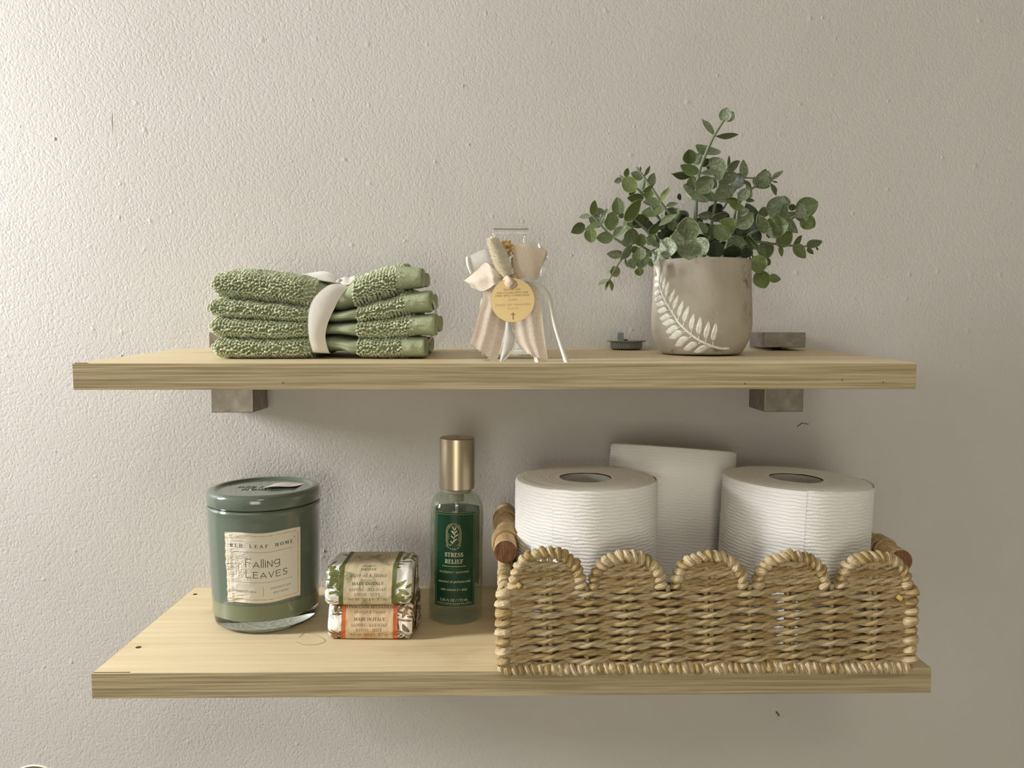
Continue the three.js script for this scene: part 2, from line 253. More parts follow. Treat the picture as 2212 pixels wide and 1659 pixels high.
// ---------- candle ----------
{
  const cx = -0.1995, cz = 0.0745, t = thing('candle', 'sage green lidded candle jar with a wrinkled cream label, on the lower shelf', 'candle', V(cx, 0, cz));
  const green = M({ color: new THREE.Color().setRGB(0.118, 0.146, 0.108), roughness: 0.16, clearcoat: 0.6, clearcoatRoughness: 0.05 });
  const waxM = M({ color: new THREE.Color().setRGB(0.15, 0.175, 0.10), roughness: 0.2, clearcoat: 0.6, clearcoatRoughness: 0.05 });
  const glass = M({ color: 0xffffff, transmission: 1, thickness: 0.02, ior: 1.5, roughness: 0.01, attenuationColor: new THREE.Color(0.85, 0.9, 0.85), attenuationDistance: 0.05 });
  const R = (y) => 0.0433 + 0.0022 * smooth(y, 0, 0.1);
  const prof = (y0, y1) => { const p = []; for (let i = 0; i <= 14; i++) { const y = lerp(y0, y1, i / 14); p.push([R(y), y]); } return p; };
  const L = (p) => { const g = lathe(p, 96); g.translate(cx, 0, cz); return g; };
  part(t, 'glass_base', L([[0, 0.0004], [0.034, 0.0004], [0.039, 0.0012], [0.0415, 0.0035], [R(0.011) - 0.0002, 0.0115], [0, 0.0115]]), glass, 'thick clear glass base');
  part(t, 'wax_band', L([[0, 0.0118], [R(0.0118), 0.0118], ...prof(0.0118, 0.0245), [0, 0.0246]]), waxM, 'lighter olive band above the base');
  part(t, 'jar', L([[0, 0.0247], ...prof(0.0247, 0.0955), [R(0.1) + 0.0004, 0.0968], [R(0.1) + 0.0008, 0.0985], [R(0.1) - 0.0002, 0.1], [0.0425, 0.1004], [0, 0.1004]]), green);
  const LR = 0.0461;
  part(t, 'lid', L([[0, 0.1005], [0.0435, 0.1005], [0.0437, 0.1015], [LR - 0.0004, 0.1018], [LR, 0.1024], [LR, 0.1092], [LR - 0.0006, 0.1112], [LR - 0.002, 0.1124], [LR - 0.0045, 0.1130], [LR - 0.0066, 0.1127], [LR - 0.0078, 0.1116], [LR - 0.0086, 0.1108], [0.03, 0.1106], [0, 0.1106]]), green);
  for (const [txt, dz, s] of [['RED LEAF', -0.002, 0.0062], ['HOME', 0.0075, 0.0062]]) {
    const g = new TextGeometry(txt, { font, size: s, depth: 0.0005, curveSegments: 2 }); g.computeBoundingBox(); const w = g.boundingBox.max.x; g.translate(-w / 2, 0, 0); g.rotateX(-Math.PI / 2); g.translate(cx - 0.005, 0.1106, cz + dz); part(t, 'embossed_lettering', g, green);
  }
  const st = sheet(10, 10, (u, v) => V(cx + 0.0 + u * 0.0255 + 0.004 * v, 0.1114 + 0.0012 * Math.pow(1 - v, 2) * (0.3 + u) + 0.0006 * Math.sin(u * 5), cz - 0.016 + (1 - v) * 0.0205 - u * 0.004), 0.00025);
  part(t, 'price_sticker', st, M({ color: 0xcfc6bc, roughness: 0.5 }), 'blank pale sticker peeling off the lid');
  // wrinkled paper label on the front
  const lab = canvasTex(1024, 1000, (c, w, h) => {
    c.fillStyle = '#d9d2c2'; c.fillRect(0, 0, w, h);
    const gold = ['#b98f45', '#c9a35c', '#d8bd86'];
    const dash = (x0, y0, x1, y1) => { const n = 60; for (let i = 0; i < n; i++) { c.strokeStyle = gold[Math.floor(hash(i, x0 | 0, 5) * 3)]; c.lineWidth = 9; c.beginPath(); c.moveTo(lerp(x0, x1, i / n), lerp(y0, y1, i / n)); c.lineTo(lerp(x0, x1, (i + 1) / n), lerp(y0, y1, (i + 1) / n)); c.stroke(); } };
    dash(40, 46, 984, 46); dash(984, 46, 984, 954); dash(40, 954, 984, 954); dash(40, 46, 40, 954);
    const spaced = (txt, x, y, sp, f, col) => { c.font = f; c.fillStyle = col; c.textAlign = 'center'; const n = [...txt]; n.forEach((ch, i) => c.fillText(ch, x + (i - (n.length - 1) / 2) * sp, y)); };
    spaced('RED LEAF HOME', 490, 210, 66, 'bold 64px serif', '#39423c'); c.font = '36px sans-serif'; c.fillText('®', 930, 140);
    c.strokeStyle = '#46504a'; c.lineWidth = 4;
    for (const y of [275, 705]) { c.beginPath(); c.moveTo(120, y); c.lineTo(900, y); c.stroke(); }
    c.beginPath(); c.moveTo(505, 770); c.lineTo(505, 905); c.stroke();
    // thin rounded capitals drawn with strokes
    const G = { F: [[0, 1, 0, 0, .6, 0], [0, .45, .5, .45]], A: [[0, 1, .33, .12, .66, 1], [.12, .72, .54, .72]], l: [[0, 1, 0, 0]], i: [[0, 1, 0, .3], [0, .12, 0, .15]], N: [[0, 1, 0, .25, .5, 1, .5, .25]], G: [[.6, .35, .45, .25, .2, .25, 0, .45, 0, .6, .2, .75, .45, .75, .6, .6, .6, .25, .6, 1, .4, 1.12, .15, 1.1]], L: [[0, 0, 0, 1, .55, 1]], E: [[.5, .3, 0, .3, 0, 1, .5, 1], [0, .62, .42, .62]], V: [[0, .3, .28, 1, .56, .3]], S: [[.5, .38, .35, .3, .12, .32, .02, .45, .12, .6, .4, .68, .5, .82, .38, .97, .12, 1, 0, .92]] };
    const word = (s, x, y, H0, gap) => { c.lineWidth = 9; c.strokeStyle = '#434b46'; c.lineJoin = c.lineCap = 'round'; for (const ch of s) { let mx = 0; for (const k of G[ch]) { c.beginPath(); for (let i = 0; i < k.length; i += 2) { const a = x + k[i] * H0, b = y + (ch === 'A' && s[0] !== ch ? lerp(0.28, 1, k[i + 1]) : k[i + 1]) * H0; mx = Math.max(mx, k[i]); if (i) c.lineTo(a, b); else c.moveTo(a, b); } c.stroke(); } x += mx * H0 + gap; } };
    word('FAlliNG', 285, 370, 118, 26); word('LEAVES', 285, 520, 118, 30);
    c.fillStyle = '#4a524c'; c.font = '42px sans-serif'; c.textAlign = 'center'; c.fillText('HANd pOUREd', 270, 855); c.fillText('COCONUT SOY', 735, 815); c.font = 'italic 42px sans-serif'; c.fillText('WAX blENd', 730, 880);
  });
  const crk = tex(512, 512, (u, v) => {
    const n = fbm(u * 5, v * 22, 131, 3), m = fbm(u * 26, v * 26, 137, 3), left = smooth(0.55 - u, 0, 0.45), p = Math.exp(-((u - 0.16) ** 2 + (v - 0.5) ** 2) / 0.03);
    return 0.5 + (Math.abs(n - 0.5) * -1.6 + 0.3) * left * 0.7 + (Math.abs(m - 0.5) * -1.5) * p + 0.25 * (fbm(u * 6, v * 3, 139, 2) - 0.5);
  }, false);
  const lm = M({ map: lab, bumpMap: crk, bumpScale: 0.0016, roughness: 0.7, specularIntensity: 0.4 });
  const base = Math.atan2(P(570, 1230, 0.118).x - cx, 0.0445), y0 = 0.0272, y1 = 0.0842;
  part(t, 'label', sheet(60, 50, (u, v) => {
    const y = lerp(y0, y1, v) + 0.0006 * Math.sin(u * 9), a = base + (u - 0.5) * 1.36, left = smooth(0.5 - u, 0, 0.5);
    const wr = 0.0008 * Math.max(0, fbm(u * 6, v * 16, 151, 3) - 0.45) * (0.25 + left * 2.4) + (u < 0.1 ? 0.0006 * Math.abs(Math.sin(v * 30 + u * 20)) : 0);
    const r = R(y) + 0.0004 + wr; return V(cx + Math.sin(a) * r, y, cz + Math.cos(a) * r);
  }, 0.0002), lm);
}

// ---------- wrapped soaps ----------
function leafShape(c, x, y, L, w, a, fill, line) {
  c.save(); c.translate(x, y); c.rotate(a); c.beginPath(); c.moveTo(0, 0); c.quadraticCurveTo(L * 0.45, -w, L, 0); c.quadraticCurveTo(L * 0.45, w, 0, 0); c.fillStyle = fill; c.fill(); c.strokeStyle = line; c.lineWidth = Math.max(1, L / 40); c.stroke();
  c.beginPath(); c.moveTo(0, 0); c.lineTo(L * 0.92, 0); for (let i = 1; i < 5; i++) for (const s of [-1, 1]) { c.moveTo(L * i * 0.17, 0); c.lineTo(L * (i * 0.17 + 0.1), s * w * 0.35); } c.stroke(); c.restore();
}
function botanical(kind) {
  return canvasTex(840, 2000, (c, w, h) => {
    seed = kind ? 501 : 907; c.fillStyle = '#e9e6df'; c.fillRect(0, 0, w, h);
    const cols = kind ? [['#8a6a3a', '#4d3517'], ['#b48a4c', '#5d3f19'], ['#5c5a38', '#302c18']] : [['#6f7434', '#38401a'], ['#7f8440', '#3d451d'], ['#4f7041', '#263d20'], ['#9a9a5a', '#4c4f26']];
    for (let k = 0; k < 56; k++) {
      const x = rr(0, w), y = rr(0, h), a = rr(0, 6.3), n = 5 + Math.floor(rr(0, 5)), L = rr(120, 200), p = cols[Math.floor(rr(0, cols.length))];
      c.strokeStyle = p[1]; c.lineWidth = 4; c.beginPath(); c.moveTo(x, y); c.quadraticCurveTo(x + Math.cos(a + 0.4) * L, y + Math.sin(a + 0.4) * L, x + Math.cos(a) * L * 2, y + Math.sin(a) * L * 2); c.stroke();
      for (let i = 0; i < n; i++) { const f = i / n, q = a + (i % 2 ? 0.7 : -0.7) + rr(-0.2, 0.2); leafShape(c, x + Math.cos(a) * L * 2 * f, y + Math.sin(a) * L * 2 * f, L * rr(0.7, 1.05), L * rr(0.16, 0.3), q, p[0], p[1]); }
      if (kind && k % 3 === 0) { const R0 = rr(45, 75); c.beginPath(); c.arc(x + 60, y - 40, R0, 0, 7); c.fillStyle = '#c06a32'; c.fill(); c.strokeStyle = '#7c3c16'; c.stroke(); }
      if (kind && k % 3 === 1) for (let i = 0; i < 90; i++) { const q = rr(0, 6.3), d = Math.sqrt(rnd()) * 70; c.fillStyle = '#3c3527'; c.fillRect(x + Math.cos(q) * d, y + Math.sin(q) * d, 5, 5); }
      if (!kind && k % 2) for (let i = 0; i < 5; i++) { c.beginPath(); c.ellipse(x + rr(-70, 70), y + rr(-50, 50), 26, 20, rr(0, 3), 0, 7); c.fillStyle = '#7c7a35'; c.fill(); c.strokeStyle = '#41431d'; c.stroke(); }
    }
  });
}
function soapBand(kind) {   // printed paper band, its top edge first
  return canvasTex(940, 1560, (c, w, h) => {
    seed = 333 + kind; const mm = h / 78;
    c.fillStyle = kind ? '#cbb08a' : '#c5b593'; c.fillRect(0, 0, w, h);
    c.globalAlpha = 0.45; for (let k = 0; k < 16; k++) { const x = rr(80, w - 80), y = rr(h * 0.1, h), a = rr(0, 6.3); if (kind) { for (let i = 0; i < 70; i++) { c.fillStyle = '#7a6240'; c.fillRect(x + rr(-70, 70), y + rr(-90, 90), 4, 4); } if (k % 4 === 0) { c.beginPath(); c.arc(x, y, 90, 0, 7); c.fillStyle = '#c48a58'; c.fill(); } } else for (let i = 0; i < 4; i++) leafShape(c, x, y, 150, 34, a + i * 0.5, ['#a9a878', '#8f9a66'][i % 2], '#6d6c45'); } c.globalAlpha = 1;
    c.fillStyle = kind ? '#c4622f' : '#5a5f24'; c.fillRect(0, 0, 72, h); c.fillRect(w - 72, 0, 72, h);
    c.textAlign = 'center'; const ink = '#2c2722';
    const line = (s, y, px, f = 'serif', st = '') => { c.font = st + ' ' + px + 'px ' + f; c.fillStyle = ink; c.fillText(s, w / 2, y * mm); };
    // crest
    c.strokeStyle = '#4a4330'; c.lineWidth = 8; const cx = w / 2, cy = 20 * mm;
    for (const s of [-1, 1]) { c.beginPath(); c.moveTo(cx + s * 60, cy + 150); c.bezierCurveTo(cx + s * 290, cy + 150, cx + s * 310, cy - 90, cx + s * 200, cy - 150); c.stroke(); c.beginPath(); c.moveTo(cx + s * 60, cy + 120); c.bezierCurveTo(cx + s * 220, cy + 110, cx + s * 240, cy - 60, cx + s * 150, cy - 120); c.stroke(); c.beginPath(); c.moveTo(cx, cy + 215); c.lineTo(cx + s * 90, cy + 165); c.lineTo(cx + s * 215, cy + 185); c.lineTo(cx + s * 190, cy + 135); c.stroke(); }
    for (let i = 0; i < 46; i++) { c.beginPath(); c.arc(cx + rr(-120, 120), cy + rr(-150, 120), rr(8, 26), rr(0, 6), rr(2, 7)); c.lineWidth = 6; c.stroke(); }
    line('Casa fondata nel 1884', 36.5, 40);
    if (kind) { line('FINOCCHIO SELVATICO', 51.2, 66, 'serif', 'bold'); line('Orange & Fennel', 55.3, 66, 'serif', 'italic'); }
    else { line('OLIVO', 45.2, 64, 'serif', 'bold'); line('(MONOI', 48.8, 62, 'serif', 'bold'); line('Olive oil & Monoi', 54.0, 74, 'serif', 'italic'); }
    const y = kind ? 61.0 : 60.2;
    line('MADE IN ITALY', y, 66, 'serif', 'bold'); line('SAPONE - BAR SOAP', y + 4.6, 62); line('SAVON - SEIFE', y + 8.4, 62); line('Net Wt: 106 g ℮ - 3.7 oz', y + 12.2, 60);
  });
}
function soap(label, kind, cx, cz, w, d, y0, h, turn, slope) {
  const t = thing('wrapped_soap', label, 'soap', V(cx, y0, cz)); t.rotation.y = turn;
  // cross-section path: back top edge, over the top, down the front, under
  const sec = (s) => { const r = 0.004, hd = d / 2, c = [[-hd, h - 0.0005], [hd - slope, h], [hd, h * 0.28], [hd - 0.0015, 0], [-hd, 0]]; const n = 5, i = Math.floor(s * n) % n; const a = c[i], b = c[(i + 1) % n], f = s * n - Math.floor(s * n); return [lerp(a[0], b[0], f), lerp(a[1], b[1], f)]; };
  const N = 60, M2 = 44; const raw = []; for (let j = 0; j <= N; j++) raw.push(sec((j / N) % 1));
  const sm = raw.map((_, j) => { let a = 0, b = 0, q = 0; for (let k = -2; k <= 2; k++) { const r = raw[(j + k + N) % N]; const wt = 3 - Math.abs(k); a += r[0] * wt; b += r[1] * wt; q += wt; } return [a / q, b / q]; });
  const at = (u, j) => {
    const e = Math.min(u, 1 - u), pinch = smooth(e, -0.03, 0.05), x = (u - 0.5) * w, s = sm[j];
    const cy = h * 0.5, k = 0.74 + 0.26 * pinch, z = s[0] * (0.9 + 0.1 * pinch), y = cy + (s[1] - cy) * k, n = 0.0007 * (fbm(u * 16 + kind * 9, j * 0.28, 171, 3) - 0.5) * (e < 0.25 ? 2.4 : 1);
    return V(x + n * 0.6, Math.max(y + n, 0.0002), z + n);
  };
  ORIGIN.set(t, V(0, 0, 0));
  const body = grid(M2, N, (u, v) => at(u, Math.round(v * N) % N), { uvs: [1, 1], flip: false });
  const caps = [0, 1].map((u) => { const p = [], uv = [], ix = []; let mx = V(0, 0, 0); for (let j = 0; j < N; j++) mx.add(at(u, j)); mx.multiplyScalar(1 / N); mx.x += (u ? 1 : -1) * 0.0005; for (let j = 0; j <= N; j++) { const q = at(u, j % N); p.push(q.x, q.y, q.z); uv.push(u * 0.9 + q.z * 8, q.y * 10); } p.push(mx.x, mx.y, mx.z); uv.push(u, 0.3); for (let j = 0; j < N; j++) ix.push(...(u ? [j, j + 1, N + 1] : [j + 1, j, N + 1])); const g = new THREE.BufferGeometry(); g.setAttribute('position', new THREE.Float32BufferAttribute(p, 3)); g.setAttribute('uv', new THREE.Float32BufferAttribute(uv, 2)); g.setIndex(ix); g.computeVertexNormals(); return g; });
  const crinkle = tex(256, 256, (u, v) => { const a = Math.abs(fbm(u * 9, v * 9, 181, 3) - 0.5) * 2; return 1 - a; }, false);
  part(t, 'wrapper', mergeGeometries([body, ...caps]), M({ map: botanical(kind), bumpMap: crinkle, bumpScale: 0.0006, roughness: 0.42 }), kind ? 'white paper printed with oranges and fennel' : 'white paper printed with olive sprigs');
  const ju = Math.round(N * 0.0), j1 = Math.round(N * 0.6), u0 = 0.165, u1 = 0.825;
  // arc length along the band so that the print keeps its proportions
  const acc = [0]; for (let j = 1; j <= j1; j++) acc.push(acc[j - 1] + Math.hypot(sm[j][0] - sm[j - 1][0], sm[j][1] - sm[j - 1][1])); const tot = acc[j1];
  const b = sheet(30, j1 - ju, (u, v) => { const j = Math.round(v * (j1 - ju)) + ju, p = at(lerp(u0, u1, u), j), c = V(p.x, h * 0.5, 0), o = p.clone().sub(c); o.x = 0; o.normalize(); return p.addScaledVector(o, 0.00045); }, -0.0003);
  const uv = b.attributes.uv; for (let i = 0; i < uv.count; i++) { const j = Math.round(uv.getY(i) * (j1 - ju)) + ju; uv.setY(i, 1 - acc[j] / tot); }
  part(t, 'paper_band', b, M({ map: soapBand(kind), bumpMap: crinkle, bumpScale: 0.0002, roughness: 0.55 }), kind ? 'tan paper band with orange borders' : 'tan paper band with olive borders');
  // folded paper flaps at the ends
  for (const s of [-1, 1]) { const f = sheet(6, 6, (u, v) => V(s * (w / 2 + 0.0003 - 0.0025 * (1 - u) * 0), lerp(0.003, h * 0.8, v), lerp(-d * 0.3, d * 0.3, u) * (1 - 0.7 * v)).addScaledVector(V(s, 0, 0), 0.0012 + 0.0012 * Math.sin(u * 3) * v), s * 0.0003); part(t, 'end_flap', f, M({ map: botanical(kind), roughness: 0.45 })); }
  return t;
}
soap('bar soap in white paper with an orange-bordered band, under the olive-bordered one', 1, -0.1025, 0.1005, 0.0668, 0.054, 0.0003, 0.0276, -0.03, 0.006);
soap('bar soap in white paper with an olive-bordered band, on the orange-bordered one', 0, -0.1045, 0.0985, 0.068, 0.056, 0.0276, 0.0285, 0.0, 0.009);
{ // a stray hair on the shelf
  const c = [[640, 1386], [655, 1392], [688, 1391], [702, 1384], [660, 1366], [646, 1376]].map(([x, y]) => { const d = ray(x, y), k = (0.0003 - camera.position.y) / d.y; return camera.position.clone().addScaledVector(d, k); });
  const t = thing('hair', 'thin stray hair curled on the lower shelf in front of the candle', 'hair', c[0].clone()); part(t, 'strand', tube(curve(c, 40), 0.00012, 5), M({ color: 0x8a7050, roughness: 0.6 }));
}

// ---------- body mist bottle ----------
{
  const cx = -0.0387, cz = 0.0762, t = thing('mist_bottle', 'clear mist bottle with a dark green label and a brushed gold cap', 'bottle', V(cx, 0, cz)); t.rotation.z = -0.016;
  const L = (p, seg = 72) => { const g = lathe(p, seg); g.translate(cx, 0, cz); return g; };
  const R = 0.0228, shell = [[0, 0.0003], [0.019, 0.0003], [0.0216, 0.0012], [R, 0.0045], [R, 0.0905], [0.0224, 0.0955], [0.0212, 0.1], [0.0192, 0.1035], [0.0168, 0.1062], [0.0135, 0.1078], [0.0125, 0.109]];
  part(t, 'bottle_shell', L(shell), M({ color: 0xe9efe6, transmission: 0.95, thickness: 0, roughness: 0.03, ior: 1.5 }));
  part(t, 'liquid', L([[0, 0.0042], [0.0196, 0.0042], [R - 0.0014, 0.0065], [R - 0.0014, 0.0905], [R - 0.0024, 0.0938], [0, 0.0938]]), M({ color: 0xffffff, transmission: 1, thickness: 0.04, ior: 1.01, roughness: 0.02, attenuationColor: new THREE.Color(0.62, 0.68, 0.52), attenuationDistance: 0.06 }));
  part(t, 'dip_tube', L([[0, 0.008], [0.0012, 0.008], [0.0012, 0.108], [0, 0.108]], 12), M({ color: 0xd8d8cc, roughness: 0.3, transmission: 0.4, thickness: 0 }));
  part(t, 'neck', L([[0, 0.1], [0.006, 0.1], [0.006, 0.106], [0.012, 0.1075], [0.012, 0.112], [0, 0.112]], 32), M({ color: 0x8f8a78, roughness: 0.4 }));
  const brush = tex(256, 64, (u, v) => 0.35 + 0.25 * fbm(u * 3, v * 50, 191, 3), false);
  part(t, 'cap', L([[0, 0.1108], [0.0142, 0.1108], [0.0148, 0.1114], [0.0148, 0.1532], [0.0142, 0.1539], [0.0132, 0.1541], [0.0022, 0.1541], [0.0016, 0.1536], [0, 0.1536]]), M({ color: new THREE.Color().setRGB(0.50, 0.42, 0.29), metalness: 1, roughness: 0.34, bumpMap: brush, bumpScale: 0.00002 }), 'brushed gold cap');
  const front = canvasTex(760, 1600, (c, w, h) => {
    c.fillStyle = '#0a3420'; c.fillRect(0, 0, w, h); const gold = '#c9b883', pale = '#d7ccae';
    c.strokeStyle = '#7d8a62'; c.lineWidth = 7; c.strokeRect(8, 8, w - 16, h - 16); c.strokeStyle = '#05180e'; c.lineWidth = 10; c.strokeRect(24, 24, w - 48, h - 48); c.strokeStyle = '#9aa06e'; c.lineWidth = 4; c.strokeRect(38, 38, w - 76, h - 76);
    c.strokeStyle = gold; c.lineWidth = 6; const cx0 = 355;
    const pill = (g) => { c.beginPath(); c.arc(cx0, 330, 128 - g, Math.PI, 0); c.lineTo(cx0 + 128 - g, 470); c.arc(cx0, 470, 128 - g, 0, Math.PI); c.closePath(); c.stroke(); };
    pill(0); pill(22);
    c.fillStyle = gold; c.textAlign = 'center'; c.font = '27px sans-serif';
    const arcText = (s, r, mid, step, dir, yc) => [...s].forEach((ch, i) => { const a = mid + (i - (s.length - 1) / 2) * step * dir; c.save(); c.translate(cx0 + Math.cos(a) * r, yc + Math.sin(a) * r); c.rotate(a + dir * Math.PI / 2); c.fillText(ch, 0, 8); c.restore(); });
    c.fillStyle = '#0a3420'; c.fillRect(cx0 - 120, 185, 240, 42); c.fillRect(cx0 - 130, 560, 260, 44); c.fillStyle = gold;
    arcText('AROMATHERAPY', 148, -Math.PI / 2, 0.135, 1, 345); c.font = '32px sans-serif'; arcText('bath & body works', 150, Math.PI / 2, 0.118, -1, 470);
    [...'EST'].forEach((ch, i) => c.fillText(ch, cx0 - 82, 385 + i * 38)); [...'1990'].forEach((ch, i) => c.fillText(ch, cx0 + 84, 365 + i * 38));
    c.beginPath(); c.moveTo(cx0 - 60, 560); c.quadraticCurveTo(cx0 + 40, 480, cx0 + 20, 270); c.stroke();
    for (const [x, y, a, L0] of [[10, 300, -2.0, 70], [15, 340, -2.6, 66], [22, 380, -2.3, 80], [24, 350, -0.9, 62], [22, 410, -0.7, 74], [10, 440, -2.4, 78], [0, 480, -0.5, 70], [-30, 520, -0.7, 60], [20, 300, -1.2, 60], [-20, 520, -2.2, 54]]) { c.save(); c.translate(cx0 + x, y); c.rotate(a); c.beginPath(); c.ellipse(L0 / 2, 0, L0 / 2, 8, 0, 0, 7); c.fill(); c.restore(); }
    c.fillStyle = pale; c.font = '92px serif'; c.fillText('STRESS', 365, 745); c.fillText('RELIEF', 365, 858); c.fillStyle = gold; c.fillRect(160, 905, 410, 6);
    c.fillStyle = '#b9ad7f'; c.font = '50px sans-serif'; c.fillText('eucalyptus + spearmint', 368, 1020); c.fillStyle = '#c9c4a4'; c.fillText('essential oil perfume mist', 375, 1185); c.fillText('with vitamin E + aloe', 365, 1320);
    c.font = '56px sans-serif'; c.fillText('5.85 FL OZ / 173 mL', 370, 1500); c.font = '25px sans-serif'; c.fillText('CAUTION: EYE IRRITANT. READ BACK PANEL CAREFULLY.', 380, 1545);
  });
  const mid = Math.atan2(P(980, 1200, 0.099).x - cx, R), lab = (a0, half, y0, y1, dr) => grid(40, 8, (u, v) => { const a = a0 + (u - 0.5) * 2 * half; return V(cx + Math.sin(a) * (R + dr), lerp(y0, y1, v), cz + Math.cos(a) * (R + dr)); });
  const solid = (a0, half, y0, y1, dr) => sheet(40, 8, (u, v) => { const a = a0 + (u - 0.5) * 2 * half; return V(cx + Math.sin(a) * (R + dr), lerp(y0, y1, v), cz + Math.cos(a) * (R + dr)); }, 0.00012);
  part(t, 'front_label', solid(mid, 0.80, 0.0158, 0.0962 - 0.001, 0.0003), M({ map: front, roughness: 0.35, specularIntensity: 0.6 }), 'dark green label with pale lettering');
  part(t, 'back_label', solid(mid + Math.PI, 0.95, 0.0235, 0.092, 0.0003), M({ color: new THREE.Color().setRGB(0.15, 0.185, 0.115), roughness: 0.5 }), 'plain green label on the back');
}

// ---------- basket ----------
const raffia = tex(512, 256, (u, v) => { const f = fbm(u * 7, v * 46, 201, 3), g = fbm(u * 3, v * 9, 205, 3), crease = smooth(0.30 - Math.abs(vnoise(u * 4, v * 22, 209) - 0.5), 0.18, 0.3); let c = mixc(rgb(172, 151, 113), rgb(218, 199, 161), clamp(0.5 + (f - 0.5) * 1.8 + (g - 0.5) * 0.9, 0, 1)); return mixc(c, rgb(108, 84, 50), 0.34 * crease * (f < 0.45 ? 1 : 0.2)); });
const raffiaBump = tex(512, 256, (u, v) => fbm(u * 7, v * 46, 201, 3), false);
const straw = M({ map: raffia, bumpMap: raffiaBump, bumpScale: 0.0004, roughness: 0.72, specularIntensity: 0.4 });
const strawPale = M({ map: raffia, bumpMap: raffiaBump, bumpScale: 0.0004, color: 0xfaf3e4, roughness: 0.7, specularIntensity: 0.4 });
const strawDark = M({ map: raffia, bumpMap: raffiaBump, bumpScale: 0.0004, color: 0xe0d6c0, roughness: 0.75, specularIntensity: 0.4 });
const straws = [straw, straw, strawPale, strawDark];
const BZ = 0.1915, bx0 = P(1093, 1350, BZ).x, bx1 = P(1957, 1350, BZ).x, bz0 = 0.012;
const basket = thing('basket', 'woven raffia basket with a scalloped front rim, holding toilet rolls on the lower shelf', 'basket', V((bx0 + bx1) / 2, 0, 0.1));
{
  const archPx = [1182, 1354, 1531, 1707, 1884], ax = archPx.map((x) => P(x, 1265, BZ).x), aTop = [1188, 1196, 1197, 1198, 1200].map((y) => P(1500, y, BZ).y);
  const stakes = []; for (let i = 0; i < 5; i++) { stakes.push(ax[i]); if (i < 4) stakes.push((ax[i] + ax[i + 1]) / 2); }
  const rimY = P(1450, 1265, BZ).y;
  // path round the basket at unit parameter: front, right side, back, left side, with outward normals
  const sideN = 6, knotsF = [bx0, ...stakes, bx1], loop = [];
  for (let i = 0; i < knotsF.length; i++) loop.push([knotsF[i], BZ, 0, 1]);
  for (let i = 1; i < sideN; i++) loop.push([bx1, lerp(BZ, bz0, i / sideN), 1, 0]);
  for (let i = 0; i < knotsF.length; i++) loop.push([knotsF[knotsF.length - 1 - i], bz0, 0, -1]);
  for (let i = 1; i < sideN; i++) loop.push([bx0, lerp(bz0, BZ, i / sideN), -1, 0]);
  const cornerIdx = new Set([0, knotsF.length - 1, knotsF.length - 1 + sideN, knotsF.length * 2 - 2 + sideN]);
  const n = loop.length, wob = (k, s) => 0.0006 * (fbm(s * 0.9 + k * 7.3, k * 3.1, 221, 2) - 0.5);
  // two strands twisted together along a centre line given by p(s) -> [point, outward, upward]
  function rope(p, s0, s1, step, pitch, phase, r, rho, closed) {
    const gs = [];
    for (const j of [0, 1]) {
      const pts = []; for (let s = s0; s <= s1 + 1e-9; s += step) { const [c, o, len] = p(s), a = 2 * Math.PI * len / pitch + phase + j * Math.PI; pts.push(V(c.x + o.x * Math.cos(a) * rho, c.y + Math.sin(a) * rho * 1.0, c.z + o.z * Math.cos(a) * rho)); }
      gs.push(tube(pts, (t, a) => r * (1 + 0.10 * Math.cos(3 * a + t * 40) + 0.05 * Math.sin(5 * a + t * 90 + phase)), 8, { closed, uvLen: 0.03 }));
    }
    return mergeGeometries(gs);
  }
  const rows = 19, yRow = (k) => 0.0088 + k * (rimY - 0.0105) / (rows - 1);
  for (let k = 0; k < rows; k++) {
    const phase = rr(0, 6.28); let acc = 0, last = null;
    const walk = (s) => {
      const i = Math.floor(s) % n, f = s - Math.floor(s), a = loop[i], b = loop[(i + 1) % n];
      let x = lerp(a[0], b[0], f), z = lerp(a[1], b[1], f), nx = lerp(a[2], b[2], f), nz = lerp(a[3], b[3], f); const l = Math.hypot(nx, nz) || 1; nx /= l; nz /= l;
      const par = (k % 2) ? 1 : -1, w = Math.cos(Math.PI * s) * par * 0.0034;
      let off = w; for (const c of cornerIdx) { const d = Math.abs(s - c); const dd = Math.min(d, Math.abs(n - d)); if (dd < 0.8) off = lerp(0.0016, off, smooth(dd, 0.2, 0.8)); }
      const y = yRow(k) + 3 * wob(k, s) - 0.0009 * Math.sin(Math.PI * s + (k % 2) * Math.PI) * 0.4;
      const c = V(x + nx * off, y, z + nz * off); if (last) acc += c.distanceTo(last); last = c; return [c, V(nx, 0, nz), acc];
    };
    // strands are walked one after the other, so lengths restart for each
    const p = (s) => { if (s === 0) { acc = 0; last = null; } return walk(s); };
    part(basket, 'weave_rope', rope(p, 0, n - 0.025, 0.025, rr(0.022, 0.026), phase, 0.00152, 0.00100, true), straws[k % 4]);
  }
  // upright stakes
  stakes.forEach((x, i) => {
    const thick = i % 2 === 0, top = thick ? aTop[i / 2] - 0.001 : rimY + 0.001;
    for (const d of thick ? [-0.0021, 0.0021] : [0]) { const pts = []; for (let j = 0; j <= 6; j++) pts.push(V(x + d + rr(-0.0002, 0.0002), lerp(0.004, top, j / 6), BZ + 0.0004)); part(basket, 'stake', tube(pts, (t, a) => 0.0019 * (1 + 0.1 * Math.cos(4 * a + t * 9)), 8), straws[(i + 1) % 4]); }
  });
